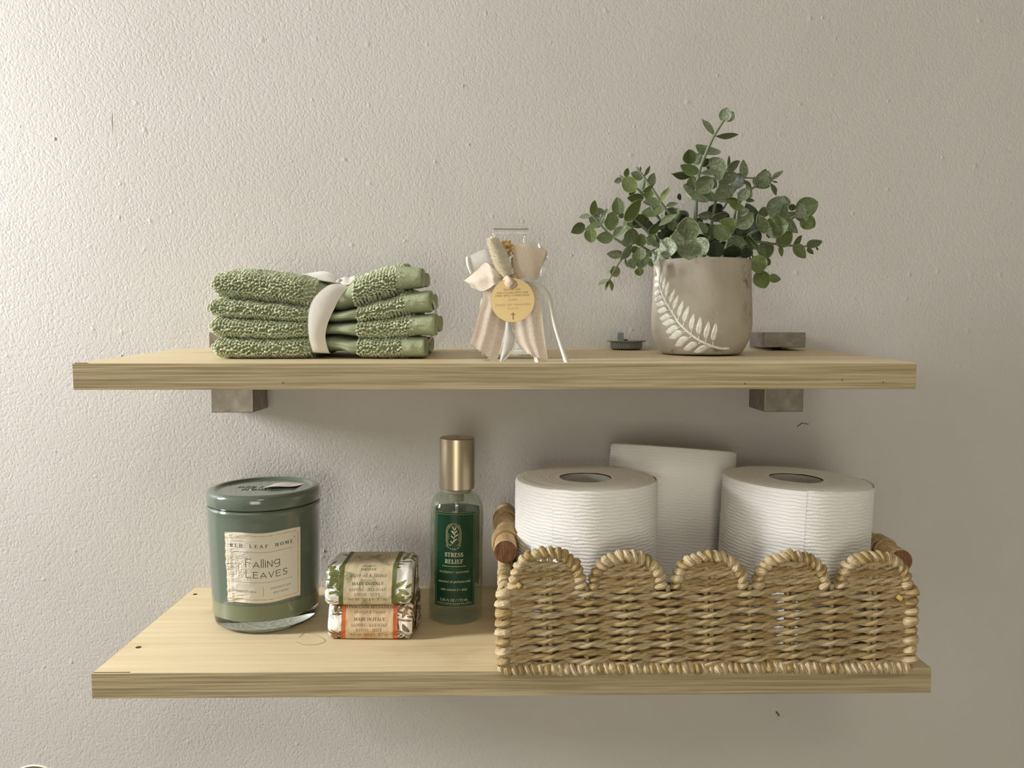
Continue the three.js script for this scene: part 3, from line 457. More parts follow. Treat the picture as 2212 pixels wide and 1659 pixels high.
  // a wrapped band: one rounded turn of raffia about a path
  const wrapGeo = [0, 1, 2].map((q) => { const g = new THREE.TorusGeometry(0.0029, 0.0021, 7, 16); const p = g.attributes.position; for (let i = 0; i < p.count; i++) { const a = Math.atan2(p.getY(i), p.getX(i)), k = 1 + 0.07 * Math.sin(a * 3 + q * 2) + 0.05 * Math.cos(a * 7 + q); p.setXYZ(i, p.getX(i) * k, p.getY(i) * k, p.getZ(i) * (1.15 + 0.25 * Math.sin(a + q * 2.1))); } g.computeVertexNormals(); return g; });
  function wraps(parent, pts, step, scale = 1, skew = 0.35, name = 'wrap') {
    const cv = new THREE.CatmullRomCurve3(pts), len = cv.getLength(), m = Math.max(2, Math.round(len / step)), q = new THREE.Quaternion(), out = [];
    for (let i = 0; i < m; i++) {
      const t = (i + 0.5) / m, c = cv.getPointAt(t), d = cv.getTangentAt(t); d.applyAxisAngle(V(0, 0, 1), skew * rr(0.4, 1.3)); if (Math.abs(d.z) > 0.7) d.applyAxisAngle(V(0, 1, 0), skew);
      q.setFromUnitVectors(V(0, 0, 1), d.normalize()); const q2 = new THREE.Quaternion().setFromAxisAngle(V(0, 0, 1), rr(0, 6.28)); const s = scale * rr(0.93, 1.07);
      out.push(piece(parent, name, wrapGeo[i % 3], [straw, strawDark, straw][Math.floor(rr(0, 3))], new THREE.Matrix4().compose(c, q.clone().multiply(q2), V(s, s, scale * rr(0.95, 1.25)))));
    }
    return out;
  }
  const core = (parentName, pts, r) => part(basket, parentName, tube(curve(pts, pts.length * 6), r, 8), strawDark);
  // five scallops: rim, wraps and the short ropes inside
  ax.forEach((x, i) => {
    const a = 0.0262, top = aTop[i] - 0.0008, y0 = rimY - 0.0015, pts = [];
    for (let j = 0; j <= 14; j++) { const th = Math.PI * (1 - j / 14); pts.push(V(x + Math.cos(th) * (a - 0.0028) * (1 + 0.03 * Math.sin(th)), y0 + Math.pow(Math.sin(th), 0.85) * (top - y0), BZ + 0.0012)); }
    const rim = core('scallop_rim', pts, 0.0027); wraps(rim, pts, 0.0050, 0.98, 0.6);
    for (let r = 0; r < 6; r++) {
      const y = rimY + 0.0005 + r * 0.0033, f = Math.pow(clamp((y - y0) / (top - y0), 0, 1), 1 / 0.85), half = (a - 0.0045) * Math.sqrt(Math.max(0, 1 - f * f)); if (half < 0.006) continue;
      let acc = 0, last = null; const ph = rr(0, 6.28);
      const p = (s) => { if (s === 0) { acc = 0; last = null; } const c = V(x + (s * 2 - 1) * half, y - 0.0012 * Math.sin(Math.PI * s) * (r > 2 ? 1 : 0.3) + 0.0004 * Math.sin(s * 9 + r), BZ + 0.0004 + (r % 2 ? 1 : -0.4) * 0.0016 * Math.cos((s - 0.5) * Math.PI)); if (last) acc += c.distanceTo(last); last = c; return [c, V(0, 0, 1), acc]; };
      part(basket, 'weave_rope', rope(p, 0, 1, 0.02, 0.02, ph, 0.00155, 0.00105, false), straws[(r + i) % 4]);
    }
  });
  // wrapped base rim, corner posts and plain side and back rims
  const yb = 0.0058, bz = BZ + 0.0022;
  const front = []; for (let i = 0; i <= 12; i++) front.push(V(lerp(bx0 - 0.001, bx1 + 0.001, i / 12), yb + rr(-0.0004, 0.0004), bz));
  wraps(core('base_rim', front, 0.0027), front, 0.0046, 0.98, 0.35);
  for (const [x, s] of [[bx0 - 0.0012, -1], [bx1 + 0.0012, 1]]) {
    const side = []; for (let i = 0; i <= 6; i++) side.push(V(x, yb, lerp(bz, bz0, i / 6))); wraps(core('base_rim', side, 0.0027), side, 0.0046, 0.98, 0.3);
    const post = []; for (let i = 0; i <= 6; i++) post.push(V(x + s * 0.0004, lerp(0.008, rimY - 0.001, i / 6), BZ + 0.0006)); wraps(core('corner_post', post, 0.0027), post, 0.0068, 1.28, 0.3);
    const top = []; for (let i = 0; i <= 6; i++) top.push(V(x, rimY - 0.002, lerp(BZ, bz0, i / 6))); wraps(core('side_rim', top, 0.0027), top, 0.0048, 1.0, 0.3);
  }
  const back = []; for (let i = 0; i <= 12; i++) back.push(V(lerp(bx0, bx1, i / 12), rimY - 0.002, bz0 - 0.001)); const bk = part(basket, 'back_rim', tube(back, 0.0045, 10), straw);
  const fl = new RoundedBoxGeometry(bx1 - bx0, 0.004, BZ - bz0, 2, 0.0015); fl.translate((bx0 + bx1) / 2, 0.0048, (BZ + bz0) / 2); part(basket, 'basket_floor', fl, strawDark);
  // cut rope ends poking out near the corners
  for (const [px, py, ang] of [[1121, 1264, 0.5], [1942, 1290, -0.4]]) { const c = P(px, py, BZ + 0.0055); const g = tube([c.clone().add(V(-0.003 * ang, 0.0005, -0.003)), c.clone(), c.clone().add(V(0.0015, -0.0008, 0.0022))], (t, a) => 0.0018 * (1 + 0.15 * Math.cos(3 * a)), 9); part(basket, 'rope_end', g, M({ color: 0xa98a4e, roughness: 0.9 })); }
  // wooden handles lashed along the sides
  const woodTex2 = tex(256, 256, (u, v) => mixc(rgb(180, 146, 104), rgb(214, 182, 138), clamp(fbm(u * 4, v * 40, 231, 3) * 1.4 - 0.2, 0, 1)));
  const rodM = M({ map: woodTex2, roughness: 0.55 }), endM = M({ map: tex(128, 128, (u, v) => mixc(rgb(98, 64, 40), rgb(150, 106, 70), clamp(fbm(u * 22, v * 4, 233, 3) * 1.5 - 0.3, 0, 1))), roughness: 0.8 });
  for (const [px, py, side] of [[1092, 1192, -1], [1946, 1212, 1]]) {
    const zf = 0.148, zb = 0.028, f = P(px, py, zf), r = 0.0088, b = V(f.x + (side < 0 ? 0.001 : -0.002), f.y + 0.0015, zb);
    const rod = part(basket, 'handle_rod', tube(curve([f, f.clone().lerp(b, 0.5), b], 20), (t, a) => r * (1 + 0.015 * Math.cos(2 * a)), 24), rodM);
    const cap = new THREE.CircleGeometry(r * 0.985, 28); cap.translate(f.x, f.y, f.z + 0.0003); part(rod, 'end_grain', cap, endM, 'reddish brown cut end');
    const crack = tube([V(f.x + 0.001, f.y + r * 1.0, zf - 0.002), V(f.x + 0.0014, f.y + r * 1.0, zf - 0.03), V(f.x + 0.0006, f.y + r, zf - 0.06)], 0.0002, 5); part(rod, 'crack', crack, endM);
    for (const t0 of [0.20, 0.72]) {
      const gs = []; for (let k = 0; k < 7; k++) { const c0 = f.clone().lerp(b, t0 + k * 0.017), tilt = (k % 2 ? 1 : -1) * 0.16, pts = []; for (let j = 0; j < 30; j++) { const a = j / 30 * 2 * Math.PI; pts.push(V(c0.x + Math.cos(a) * (r + 0.0010), c0.y + Math.sin(a) * (r + 0.0010), c0.z + Math.cos(a + k) * tilt * 0.022)); } gs.push(tube(pts, (t, a) => 0.00135 * (1 + 0.15 * Math.cos(3 * a)), 6, { closed: true })); }
      part(basket, 'lashing', mergeGeometries(gs), strawPale);
      const c0 = f.clone().lerp(b, t0 + 0.05), tie = tube(curve([V(c0.x, c0.y - r, c0.z), V(c0.x - side * 0.001, c0.y - r - 0.006, c0.z), V(side < 0 ? bx0 - 0.0012 : bx1 + 0.0012, rimY - 0.003, c0.z)], 10), 0.0024, 8); part(basket, 'lashing', tie, straw);
    }
  }
}

// ---------- toilet rolls ----------
{
  const dots = tex(512, 512, (u, v) => 0.5 + 0.3 * (fbm(u * 70, v * 40, 241, 2) - 0.5) + 0.25 * Math.sin(u * 2 * Math.PI * 64) * Math.sin(v * 2 * Math.PI * 46), false);
  const paper = M({ color: new THREE.Color().setRGB(0.88, 0.865, 0.82), bumpMap: dots, bumpScale: 0.00025, roughness: 0.9, specularIntensity: 0.2, sheen: 0.2, sheenColor: new THREE.Color(1, 1, 1) });
  const rings = tex(512, 64, (u, v) => 0.5 + 0.5 * (fbm(u * 60, v * 2, 243, 3) - 0.5), false);
  const topM = M({ map: tex(512, 64, (u, v) => mixc(rgb(232, 228, 216), rgb(244, 241, 232), fbm(u * 70, v * 1.5, 247, 3))), bumpMap: rings, bumpScale: 0.0006, roughness: 0.92, specularIntensity: 0.2 });
  const card = M({ map: tex(256, 64, (u, v) => mixc(rgb(176, 172, 164), rgb(196, 191, 182), fbm(u * 30, v * 8, 249, 3))), roughness: 0.85, specularIntensity: 0.2 });
  const pitch = 0.00262;
  function roll(label, c, R, h, Rz, tilt, opts) {
    const t = thing('toilet_roll', label, 'toilet roll', c); t.rotation.copy(tilt); ORIGIN.set(t, V(0, 0, 0));
    const sq = Rz / R, wave = (a, y) => 0.00046 * Math.cos(2 * Math.PI * (y + 0.00035 * Math.sin(a * 23 + 2 * Math.sin(y * 300)) + 0.0004 * fbm(a * 5, y * 40, 251, 2)) / pitch) + 0.0004 * (fbm(a * 1.6, y * 30, 253, 2) - 0.5);
    const side = grid(150, 180, (v, u) => { const a = u * 2 * Math.PI, y = 0.0008 + v * (h - 0.0016), e = Math.min(v, 1 - v), r = R + wave(a, y) * smooth(e, 0, 0.02) - 0.0012 * Math.pow(1 - smooth(e, 0, 0.018), 2); return V(Math.sin(a) * r, y, Math.cos(a) * r * sq); }, { wrapV: true, uvs: [1, 1], flip: true });
    part(t, 'paper', side, paper);
    for (const y of [h, 0]) part(t, 'paper_edge', grid(26, 96, (s, u) => { const a = u * 2 * Math.PI, r = lerp(0.0205, R - 0.001, s); return V(Math.sin(a) * r, (y ? h - 0.0008 * Math.pow(s, 8) - 0.0005 * (1 - s) + 0.0005 * (fbm(a * 2 + s * 3, s * 9, 255, 2) - 0.5) : 0.0006 * s), Math.cos(a) * r * sq); }, { wrapV: true, flip: y === 0 }), topM);
    const coreR = 0.0203; part(t, 'core', mergeGeometries([grid(4, 60, (v, u) => { const a = u * 2 * Math.PI; return V(Math.sin(a) * coreR, 0.001 + v * (h - 0.0022), Math.cos(a) * coreR * sq); }, { wrapV: true }), grid(4, 60, (v, u) => { const a = u * 2 * Math.PI; return V(Math.sin(a) * (coreR - 0.0008), 0.001 + v * (h - 0.0022), Math.cos(a) * (coreR - 0.0008) * sq); }, { wrapV: true, flip: true }), grid(1, 60, (v, u) => { const a = u * 2 * Math.PI, r = coreR - 0.0008 * v; return V(Math.sin(a) * r, h - 0.0012, Math.cos(a) * r * sq); }, { flip: true })]), card, 'grey cardboard core');
    if (opts) { // loose outer sheet from angle a0 to a1, lifting at its free end
      const { a0, a1, lift, lip, fold } = opts;
      part(t, 'outer_sheet', sheet(150, 90, (v, u) => { const a = lerp(a0, a1, u), y = 0.001 + v * (h + lip * smooth(u, 0, 1) + 0.0006 * (fbm(u * 8, 3, 257, 2) - 0.5) - 0.001), r = R + 0.0006 + wave(a + 0.1, y) + lift * Math.pow(smooth(u, 0.55, 1), 2) + fold * Math.pow(smooth(u, 0.7, 1), 2) * Math.pow(v, 4); return V(Math.sin(a) * r, y, Math.cos(a) * r * sq); }, -0.00025), paper);
    }
    return t;
  }
  const cl = P(1264, 1100, 0.113), cr = P(1716, 1100, 0.114), cb = P(1457, 1000, 0.047);
  roll('upright white toilet roll in the basket next to the green mist bottle', V(cl.x, 0.0075, 0.113), 0.0558, 0.1195, 0.0558, new THREE.Euler(0, 0, 0), { a0: -0.55, a1: 1.75, lift: 0.0001, lip: 0.0004, fold: 0.0002 });
  roll('upright white toilet roll in the basket with a printed mark in its core', V(cr.x - 0.0035, 0.0078, 0.114), 0.0565, 0.1185, 0.0560, new THREE.Euler(0, 0, -0.035), { a0: -0.23, a1: 1.72, lift: 0.0001, lip: -0.0006, fold: 0.0002 });
  roll('white toilet roll behind the other two, raised and leaning back to the wall', V(cb.x - 0.008, 0.0265, 0.0560), 0.0558, 0.1145, 0.0360, new THREE.Euler(-0.15, 0, -0.075), null);
  // printed mark inside the core of the right roll
  const rr2 = scene.children.find((o) => o.name === 'toilet_roll_001'), ink = M({ color: 0x1d1b19, roughness: 0.8 });
  for (const [s, a, y] of [['n', -2.55, 0.109], ['.', -2.4, 0.109], ['P', -2.3, 0.103]]) { const g = new TextGeometry(s, { font, size: 0.005, depth: 0.0002, curveSegments: 3 }); g.rotateX(-0.2); const q = new THREE.Matrix4().makeRotationY(a + Math.PI); g.applyMatrix4(q); g.translate(Math.sin(a) * 0.0193, y, Math.cos(a) * 0.0193); part(rr2, 'printed_mark', g, ink); }
}

// ---------- potted plant ----------
{
  const cz = 0.085, cxp = P(1515, 660, cz).x, by = shelfY(cz) + 0.0003, plant = thing('potted_plant', 'small eucalyptus in a greige pot with a white fern relief, on the upper shelf', 'plant', V(cxp, by, cz));
  const hP = 0.0757, outline = [[0.031, 0], [0.0325, 0.001], [0.0355, 0.006], [0.0386, 0.013], [0.0402, 0.02], [0.0405, 0.028], [0.0402, 0.038], [0.0396, 0.05], [0.0391, 0.062], [0.0389, 0.0735], [0.0386, 0.0752], [0.0380, 0.0757]];
  const rOf = (y) => { for (let i = 1; i < outline.length; i++) if (y <= outline[i][1]) return lerp(outline[i - 1][0], outline[i][0], (y - outline[i - 1][1]) / (outline[i][1] - outline[i - 1][1])); return 0.038; };
  const smoothOut = []; const oc = new THREE.CatmullRomCurve3(outline.map(([r, y]) => V(r, y, 0)), false, 'centripetal').getPoints(50); for (const p of oc) smoothOut.push([p.x, p.y]);
  const potTex = tex(1024, 512, (u, v) => {
    const n = fbm(u * 18, v * 9, 301, 4), m = fbm(u * 60, v * 26, 305, 4), sp = hash(Math.floor(u * 420), Math.floor(v * 170), 309);
    let c = mixc(rgb(164, 155, 139), rgb(186, 177, 162), n); const patch = smooth(fbm(u * 13 + 3, v * 7, 311, 4), 0.58, 0.76); c = mixc(c, rgb(118, 103, 82), patch * smooth(m, 0.44, 0.66) * 0.6);
    if (sp < 0.012 && patch > 0.12) c = rgb(60, 50, 38); return c;
  });
  const potM = M({ map: potTex, bumpMap: tex(512, 256, (u, v) => fbm(u * 80, v * 40, 315, 3), false), bumpScale: 0.00025, roughness: 0.75, specularIntensity: 0.35 });
  const pg = lathe([[0, 0.0006], ...smoothOut, [0.0362, 0.0752], [0.0355, 0.071], [0.0352, 0.045], [0, 0.045]], 96); pg.translate(cxp, by, cz);
  const pot = part(plant, 'pot', pg, potM, 'greige concrete pot with dark smudges');
  const soil = lathe([[0, 0.0665], [0.012, 0.0672], [0.025, 0.0662], [0.0352, 0.0655]], 40); soil.translate(cxp, by, cz); part(plant, 'soil', soil, M({ color: 0x1c1812, roughness: 0.95 }));
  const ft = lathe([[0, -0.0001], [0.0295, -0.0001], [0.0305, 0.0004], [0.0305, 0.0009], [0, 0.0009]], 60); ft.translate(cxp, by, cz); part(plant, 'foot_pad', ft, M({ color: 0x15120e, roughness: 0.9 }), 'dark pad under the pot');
  // fern relief set on the pot where the line of sight meets it
  const onPot = (px, py) => { const d = ray(px, py); let t = 0.4; for (let i = 0; i < 900; i++) { t += 0.0004; const p = camera.position.clone().addScaledVector(d, t), y = p.y - by; if (y > 0 && y < hP && Math.hypot(p.x - cxp, p.z - cz) < rOf(y)) return [Math.atan2(p.x - cxp, p.z - cz), y]; if (p.z < cz - 0.01) { const yy = clamp(y, 0.001, hP - 0.001); return [Math.atan2(p.x - cxp, p.z - cz), yy]; } } return [0, 0.02]; };
  const surf = (a, y, lift) => { const r = rOf(y) + lift; return V(cxp + Math.sin(a) * r, by + y, cz + Math.cos(a) * r); };
  const fp = (x, y) => onPot(1390 + x / 6.636, 540 + y / 6.636);
  const white = M({ map: tex(256, 256, (u, v) => mixc(rgb(206, 198, 184), rgb(246, 243, 235), clamp(fbm(u * 12, v * 9, 321, 3) * 1.9 - 0.2, 0, 1))), roughness: 0.7 });
  const stemPts = [[214, 330], [218, 430], [235, 520], [280, 660], [350, 790], [420, 905], [500, 1030], [600, 1140], [700, 1225], [830, 1310], [980, 1378], [1100, 1410], [1220, 1410]].map(([x, y]) => { const [a, h] = fp(x, y); return surf(a, h, 0.0001); });
  const relief = part(plant, 'fern_relief', tube(curve(stemPts, 60), (t) => 0.0005 + 0.0006 * smooth(t, 0, 0.9), 8), white, 'white painted fern stem');
  const lf = [[205, 370, 197, 235], [225, 420, 235, 225], [245, 510, 268, 310], [275, 600, 315, 375], [315, 700, 358, 440], [365, 795, 448, 548], [420, 890, 500, 635], [500, 1010, 565, 712], [575, 1085, 645, 790], [688, 1200, 715, 900], [797, 1275, 808, 950], [890, 1330, 930, 1008], [990, 1365, 1028, 1025],
    [222, 435, 164, 385], [235, 515, 160, 488], [258, 605, 156, 620], [290, 680, 162, 708], [330, 775, 178, 770], [372, 865, 195, 868], [424, 950, 222, 980], [494, 1030, 260, 1052], [552, 1095, 307, 1183], [618, 1165, 360, 1265], [698, 1240, 442, 1378], [828, 1325, 560, 1435], [978, 1382, 702, 1470]];
  lf.forEach(([x0, y0, x1, y1], i) => {
    const A = fp(x0, y0), B = fp(x1, y1), R0 = 0.040, dx = (B[0] - A[0]) * R0, dy = B[1] - A[1], L = Math.hypot(dx, dy), nx = -dy / L, ny = dx / L, bend = i < 13 ? 0.05 : -0.06, wd = (i < 13 ? 0.115 : 0.14) * L + 0.0004;
    const g = grid(14, 8, (u, v) => { const s = (v - 0.5) * 2, t = 0.12 + 0.88 * u, wv = wd * Math.pow(Math.sin(Math.PI * clamp(Math.pow(u, 0.85), 0.001, 0.999)), 0.9), off = s * wv + bend * L * Math.sin(Math.PI * 2 * u) * 0.5; const a = A[0] + (dx * t + nx * off) / R0, y = A[1] + dy * t + ny * off; return surf(a, clamp(y, 0.0015, hP - 0.001), -0.0001 + 0.0011 * Math.pow(1 - s * s, 0.6) * Math.sin(Math.PI * clamp(u, 0.03, 0.97)) - 0.0004 * Math.exp(-s * s * 30)); }, { flip: i < 0 });
    const stalk = tube([surf(A[0], A[1], 0.0001), surf(A[0] + dx * 0.14 / R0, A[1] + dy * 0.14, 0.0002)], 0.00045, 6);
    part(relief, 'fern_leaflet', mergeGeometries([g, stalk]), white);
  });
  // leaves
  const leafTex = (base, edge, dust, k) => tex(256, 256, (u, v) => {
    const x = (u - 0.5) * 2, e = Math.max(Math.abs(x), Math.abs(v - 0.5) * 2), n = fbm(u * 14, v * 14, 331 + k, 4), f = fbm(u * 50, v * 16, 337 + k, 3);
    let c = mixc(base, dust, clamp((n - 0.40) * 2.2, 0, 1) * clamp(0.35 + f, 0, 1)); c = mixc(c, edge, smooth(e, 0.84, 0.97) * 0.8);
    const vein = Math.exp(-x * x * 1600), side = Math.exp(-Math.pow((v * 7 - Math.abs(x) * 2.2) % 1 - 0.5, 2) * 220) * 0.25; c = mixc(c, mixc(edge, dust, 0.4), clamp(vein * 0.6 + side * (1 - e), 0, 1)); return c;
  }, true, THREE.ClampToEdgeWrapping);
  const leafBump = tex(256, 256, (u, v) => { const x = (u - 0.5) * 2; return 0.5 - 0.35 * Math.exp(-x * x * 900) - 0.2 * Math.exp(-Math.pow((v * 7 - Math.abs(x) * 2.2) % 1 - 0.5, 2) * 160) + 0.15 * fbm(u * 30, v * 30, 341, 3); }, false, THREE.ClampToEdgeWrapping);
  const LM = (b, e, d, k) => M({ map: leafTex(b, e, d, k), bumpMap: leafBump, bumpScale: 0.00035, roughness: 0.5, transmission: 0.12, thickness: 0, side: THREE.DoubleSide });
  const leafMats = [LM(rgb(94, 106, 72), rgb(134, 148, 92), rgb(156, 166, 140), 0), LM(rgb(82, 96, 52), rgb(120, 134, 70), rgb(120, 132, 92), 1), LM(rgb(108, 120, 88), rgb(142, 152, 102), rgb(194, 200, 180), 2), LM(rgb(96, 110, 54), rgb(150, 164, 84), rgb(134, 148, 88), 3), LM(rgb(52, 64, 38), rgb(84, 98, 56), rgb(78, 92, 64), 4)];  // last set: inner leaves, shade inside the foliage put into the colour
  const leafGeo = [[0.62, 0.92], [0.75, 0.8], [0.95, 1.05]].map(([pw, sk]) => sheet(12, 10, (t, s) => {
    const h = 0.5 * Math.pow(Math.sin(Math.PI * clamp(Math.pow(t, sk), 0.0005, 0.9995)), pw) + 0.006, x = (s - 0.5) * 2 * h; return V(-x, t + 0.02 * Math.exp(-Math.pow((s - 0.5) * 9, 2)) * smooth(t, 0.9, 1), 0.32 * x * x + 0.10 * (t - 0.5) * (t - 0.5) - 0.012 * Math.exp(-x * x * 500));
  }, 0.028, [1, 1]));
  leafGeo.forEach((g) => { const uv = g.attributes.uv; for (let i = 0; i < uv.count; i++) { const t = uv.getX(i), s = uv.getY(i); uv.setXY(i, s, t); } });
  const stemM = M({ color: new THREE.Color().setRGB(0.16, 0.19, 0.11), roughness: 0.6 }), zx = (x, y, z) => P(1220 + x / 3.814, 220 + y / 3.814, z);
  let cur = null, curZ = 0;
  // a stem through photo points with depth from za (root) to zb (tip)
  const stem = (za, zb, r, ...pts) => { const n = pts.length / 2, w = []; for (let i = 0; i < n; i++) w.push(zx(pts[2 * i], pts[2 * i + 1], lerp(za, zb, i / Math.max(1, n - 1)))); cur = part(plant, 'stem', tube(curve(w, n * 6), (t) => r * (1 - 0.45 * t), 8), stemM); curZ = (t) => lerp(za, zb, t); };
  let li = 0;
  function leaf(bx, by2, tx, ty, wpx, mat = 0, z = null, flipTilt = 0) {
    li++; const zz = z ?? curZ(0.6), B = zx(bx, by2, zz), T = zx(tx, ty, zz), d = T.clone().sub(B), L = d.length(), w = 1.06 * wpx / 3.814 * (0.72 - zz) / F, v = d.clone().normalize(), view = camera.position.clone().sub(B).normalize(), side = v.clone().cross(view).normalize(), n0 = side.clone().cross(v).normalize();
    let axis = v, normal = n0, RL = L, RW = w; const sg = flipTilt || (hash(li, 3, 9) < 0.5 ? -1 : 1);
    if (w / L > 0.86) { RL = w / 0.86; const th = Math.acos(clamp(L / RL, 0.3, 1)) * (flipTilt || 1); axis = v.clone().multiplyScalar(Math.cos(th)).addScaledVector(n0, Math.sin(th)); normal = n0.clone().multiplyScalar(Math.cos(th)).addScaledVector(v, -Math.sin(th)); }
    else { RW = Math.max(w, L * (w / L < 0.3 ? 0.42 : 0.72)); const th = sg * Math.acos(clamp(w / RW, 0.2, 1)); normal = n0.clone().multiplyScalar(Math.cos(th)).addScaledVector(side, Math.sin(th)); }
    const X = axis.clone().cross(normal).normalize(), m = new THREE.Matrix4().makeBasis(X.multiplyScalar(RW), axis.clone().multiplyScalar(RL), normal.clone().multiplyScalar(Math.min(RL, RW * 1.3))); m.setPosition(B);
    piece(cur, 'leaf', leafGeo[w / L < 0.42 ? 2 : w / L < 0.75 ? 1 : 0], leafMats[mat], m);
  }
  const C = 0.085;
  // tall middle sprig
  stem(C, C + 0.014, 0.0018, 1075, 1330, 1075, 1060, 1080, 900, 1085, 740, 1110, 570, 1165, 420, 1230, 280, 1312, 150);
  leaf(1305, 165, 1335, 62, 92, 2); leaf(1325, 158, 1395, 85, 72, 2); leaf(1237, 278, 1128, 142, 46, 2); leaf(1240, 283, 1432, 270, 44, 0);
  leaf(1170, 432, 1212, 310, 190, 0, 0.094, -1); leaf(1172, 430, 1078, 355, 66, 0); leaf(1105, 585, 952, 520, 82, 1, 0.104); leaf(1085, 600, 882, 592, 60, 1, 0.09); leaf(1110, 592, 1290, 578, 48, 0, 0.104); leaf(1040, 512, 1025, 408, 108, 1, 0.08); leaf(1070, 520, 1105, 440, 86, 2, 0.078);
  leaf(1085, 745, 1040, 618, 110, 1, 0.088); leaf(1085, 745, 1215, 625, 135, 0, 0.096); leaf(1085, 742, 1010, 855, 222, 2, 0.102); leaf(1060, 725, 975, 690, 74, 1, 0.075); leaf(960, 780, 915, 790, 50, 4, 0.075);
  // right-centre sprigs
  stem(C, C + 0.004, 0.0015, 1130, 1330, 1200, 1070, 1245, 810, 1310, 600, 1345, 540);
  leaf(1335, 562, 1442, 487, 62, 0); leaf(1342, 545, 1356, 440, 22, 1); leaf(1320, 570, 1190, 478, 118, 2, 0.082); leaf(1300, 600, 1165, 535, 80, 1, 0.078); leaf(1310, 650, 1415, 590, 92, 0, 0.084); leaf(1265, 655, 1375, 662, 50, 2, 0.095); leaf(1290, 650, 1265, 545, 84, 0, 0.086);
  leaf(1245, 808, 1388, 700, 132, 0, 0.094); leaf(1245, 808, 1138, 745, 66, 0, 0.094); leaf(1215, 935, 1095, 935, 66, 2, 0.09); leaf(1205, 960, 1345, 925, 62, 0, 0.095); leaf(1180, 520, 1130, 475, 70, 1, 0.07); leaf(1150, 500, 1255, 462, 40, 1, 0.07); leaf(1160, 640, 1250, 700, 90, 4, 0.065); leaf(1180, 740, 1110, 830, 110, 4, 0.06); leaf(1370, 640, 1452, 665, 120, 4, 0.07);
  stem(C - 0.015, C - 0.02, 0.001, 1290, 900, 1420, 700, 1470, 632, 1560, 628); leaf(1465, 632, 1472, 476, 66, 2, 0.066); leaf(1465, 640, 1542, 722, 32, 1, 0.066);
  // upper right
  stem(C - 0.005, C - 0.01, 0.0013, 1330, 1330, 1440, 830, 1580, 690, 1710, 645);
  leaf(1600, 705, 1672, 582, 118, 0); leaf(1572, 690, 1562, 615, 42, 2); leaf(1565, 702, 1692, 692, 48, 3); leaf(1598, 625, 1662, 556, 42, 1); leaf(1705, 645, 1798, 566, 38, 0); leaf(1705, 655, 1757, 665, 14, 1); leaf(1695, 668, 1742, 772, 36, 1); leaf(1530, 765, 1495, 685, 34, 2); leaf(1575, 690, 1640, 650, 26, 3); leaf(1500, 720, 1540, 790, 44, 0);
  stem(C + 0.01, C + 0.026, 0.0014, 1290, 1330, 1345, 1150, 1400, 1040, 1432, 830, 1425, 750);
  leaf(1430, 805, 1520, 720, 86, 2); leaf(1428, 825, 1322, 798, 56, 3); leaf(1425, 835, 1390, 920, 116, 3); leaf(1415, 925, 1522, 890, 70, 2); leaf(1490, 800, 1562, 818, 32, 0); leaf(1490, 800, 1532, 730, 56, 0); leaf(1418, 1035, 1278, 975, 92, 3); leaf(1415, 1038, 1555, 915, 128, 0); leaf(1345, 1135, 1243, 1020, 122, 1); leaf(1340, 1130, 1495, 1175, 94, 0, 0.115);
  // right fan
  stem(C + 0.004, C + 0.01, 0.0014, 1420, 1330, 1500, 1110, 1640, 1040, 1780, 985, 1920, 935, 2040, 880);
  leaf(1700, 955, 1790, 790, 152, 0, 0.085); leaf(1745, 820, 1842, 830, 90, 0, 0.08); leaf(1642, 950, 1640, 872, 78, 0, 0.08); leaf(1650, 1085, 1592, 922, 84, 0, 0.098); leaf(1645, 1050, 1790, 1020, 168, 1, 0.092, 1); leaf(1778, 975, 1825, 832, 64, 0, 0.098); leaf(1778, 962, 1920, 1078, 78, 0, 0.098); leaf(1800, 975, 1915, 910, 70, 0, 0.085); leaf(1900, 905, 2062, 838, 150, 1, 0.088); leaf(1925, 960, 1965, 832, 78, 2, 0.1); leaf(1945, 958, 2045, 1020, 112, 3, 0.088); leaf(1900, 955, 1995, 1000, 32, 0, 0.095); leaf(1850, 890, 1880, 862, 54, 3, 0.078); leaf(1580, 1005, 1495, 835, 106, 4, 0.07); leaf(1560, 1060, 1605, 1160, 76, 4, 0.08); leaf(1500, 1110, 1605, 1225, 62, 1, 0.1); leaf(1690, 1090, 1640, 1100, 60, 4, 0.08);
  stem(C, C - 0.004, 0.0012, 1440, 1330, 1540, 1165, 1720, 1170, 1870, 1185, 2000, 1190, 2100, 1178);
  leaf(1640, 1150, 1672, 1292, 122, 1); leaf(1755, 1190, 1872, 1065, 116, 3); leaf(1770, 1190, 1788, 1276, 36, 3); leaf(1880, 1185, 1955, 1100, 42, 1); leaf(1885, 1178, 1985, 1288, 86, 3); leaf(1995, 1195, 2120, 1145, 66, 1); leaf(2000, 1200, 2048, 1256, 36, 3); leaf(2070, 1198, 2088, 1224, 16, 1);
  stem(C + 0.005, C - 0.002, 0.0011, 1480, 1330, 1520, 1235, 1570, 1320, 1610, 1430); leaf(1588, 1262, 1602, 1415, 134, 3, 0.09); leaf(1640, 1300, 1685, 1335, 62, 3, 0.078); leaf(1592, 1395, 1652, 1530, 128, 3, 0.088); leaf(1675, 1450, 1780, 1462, 68, 3, 0.08); leaf(1525, 1260, 1520, 1420, 24, 1, 0.075);
  // left fans
  stem(C, C + 0.006, 0.0014, 800, 1330, 700, 1250, 560, 1210, 390, 1110, 300, 1020, 220, 930);
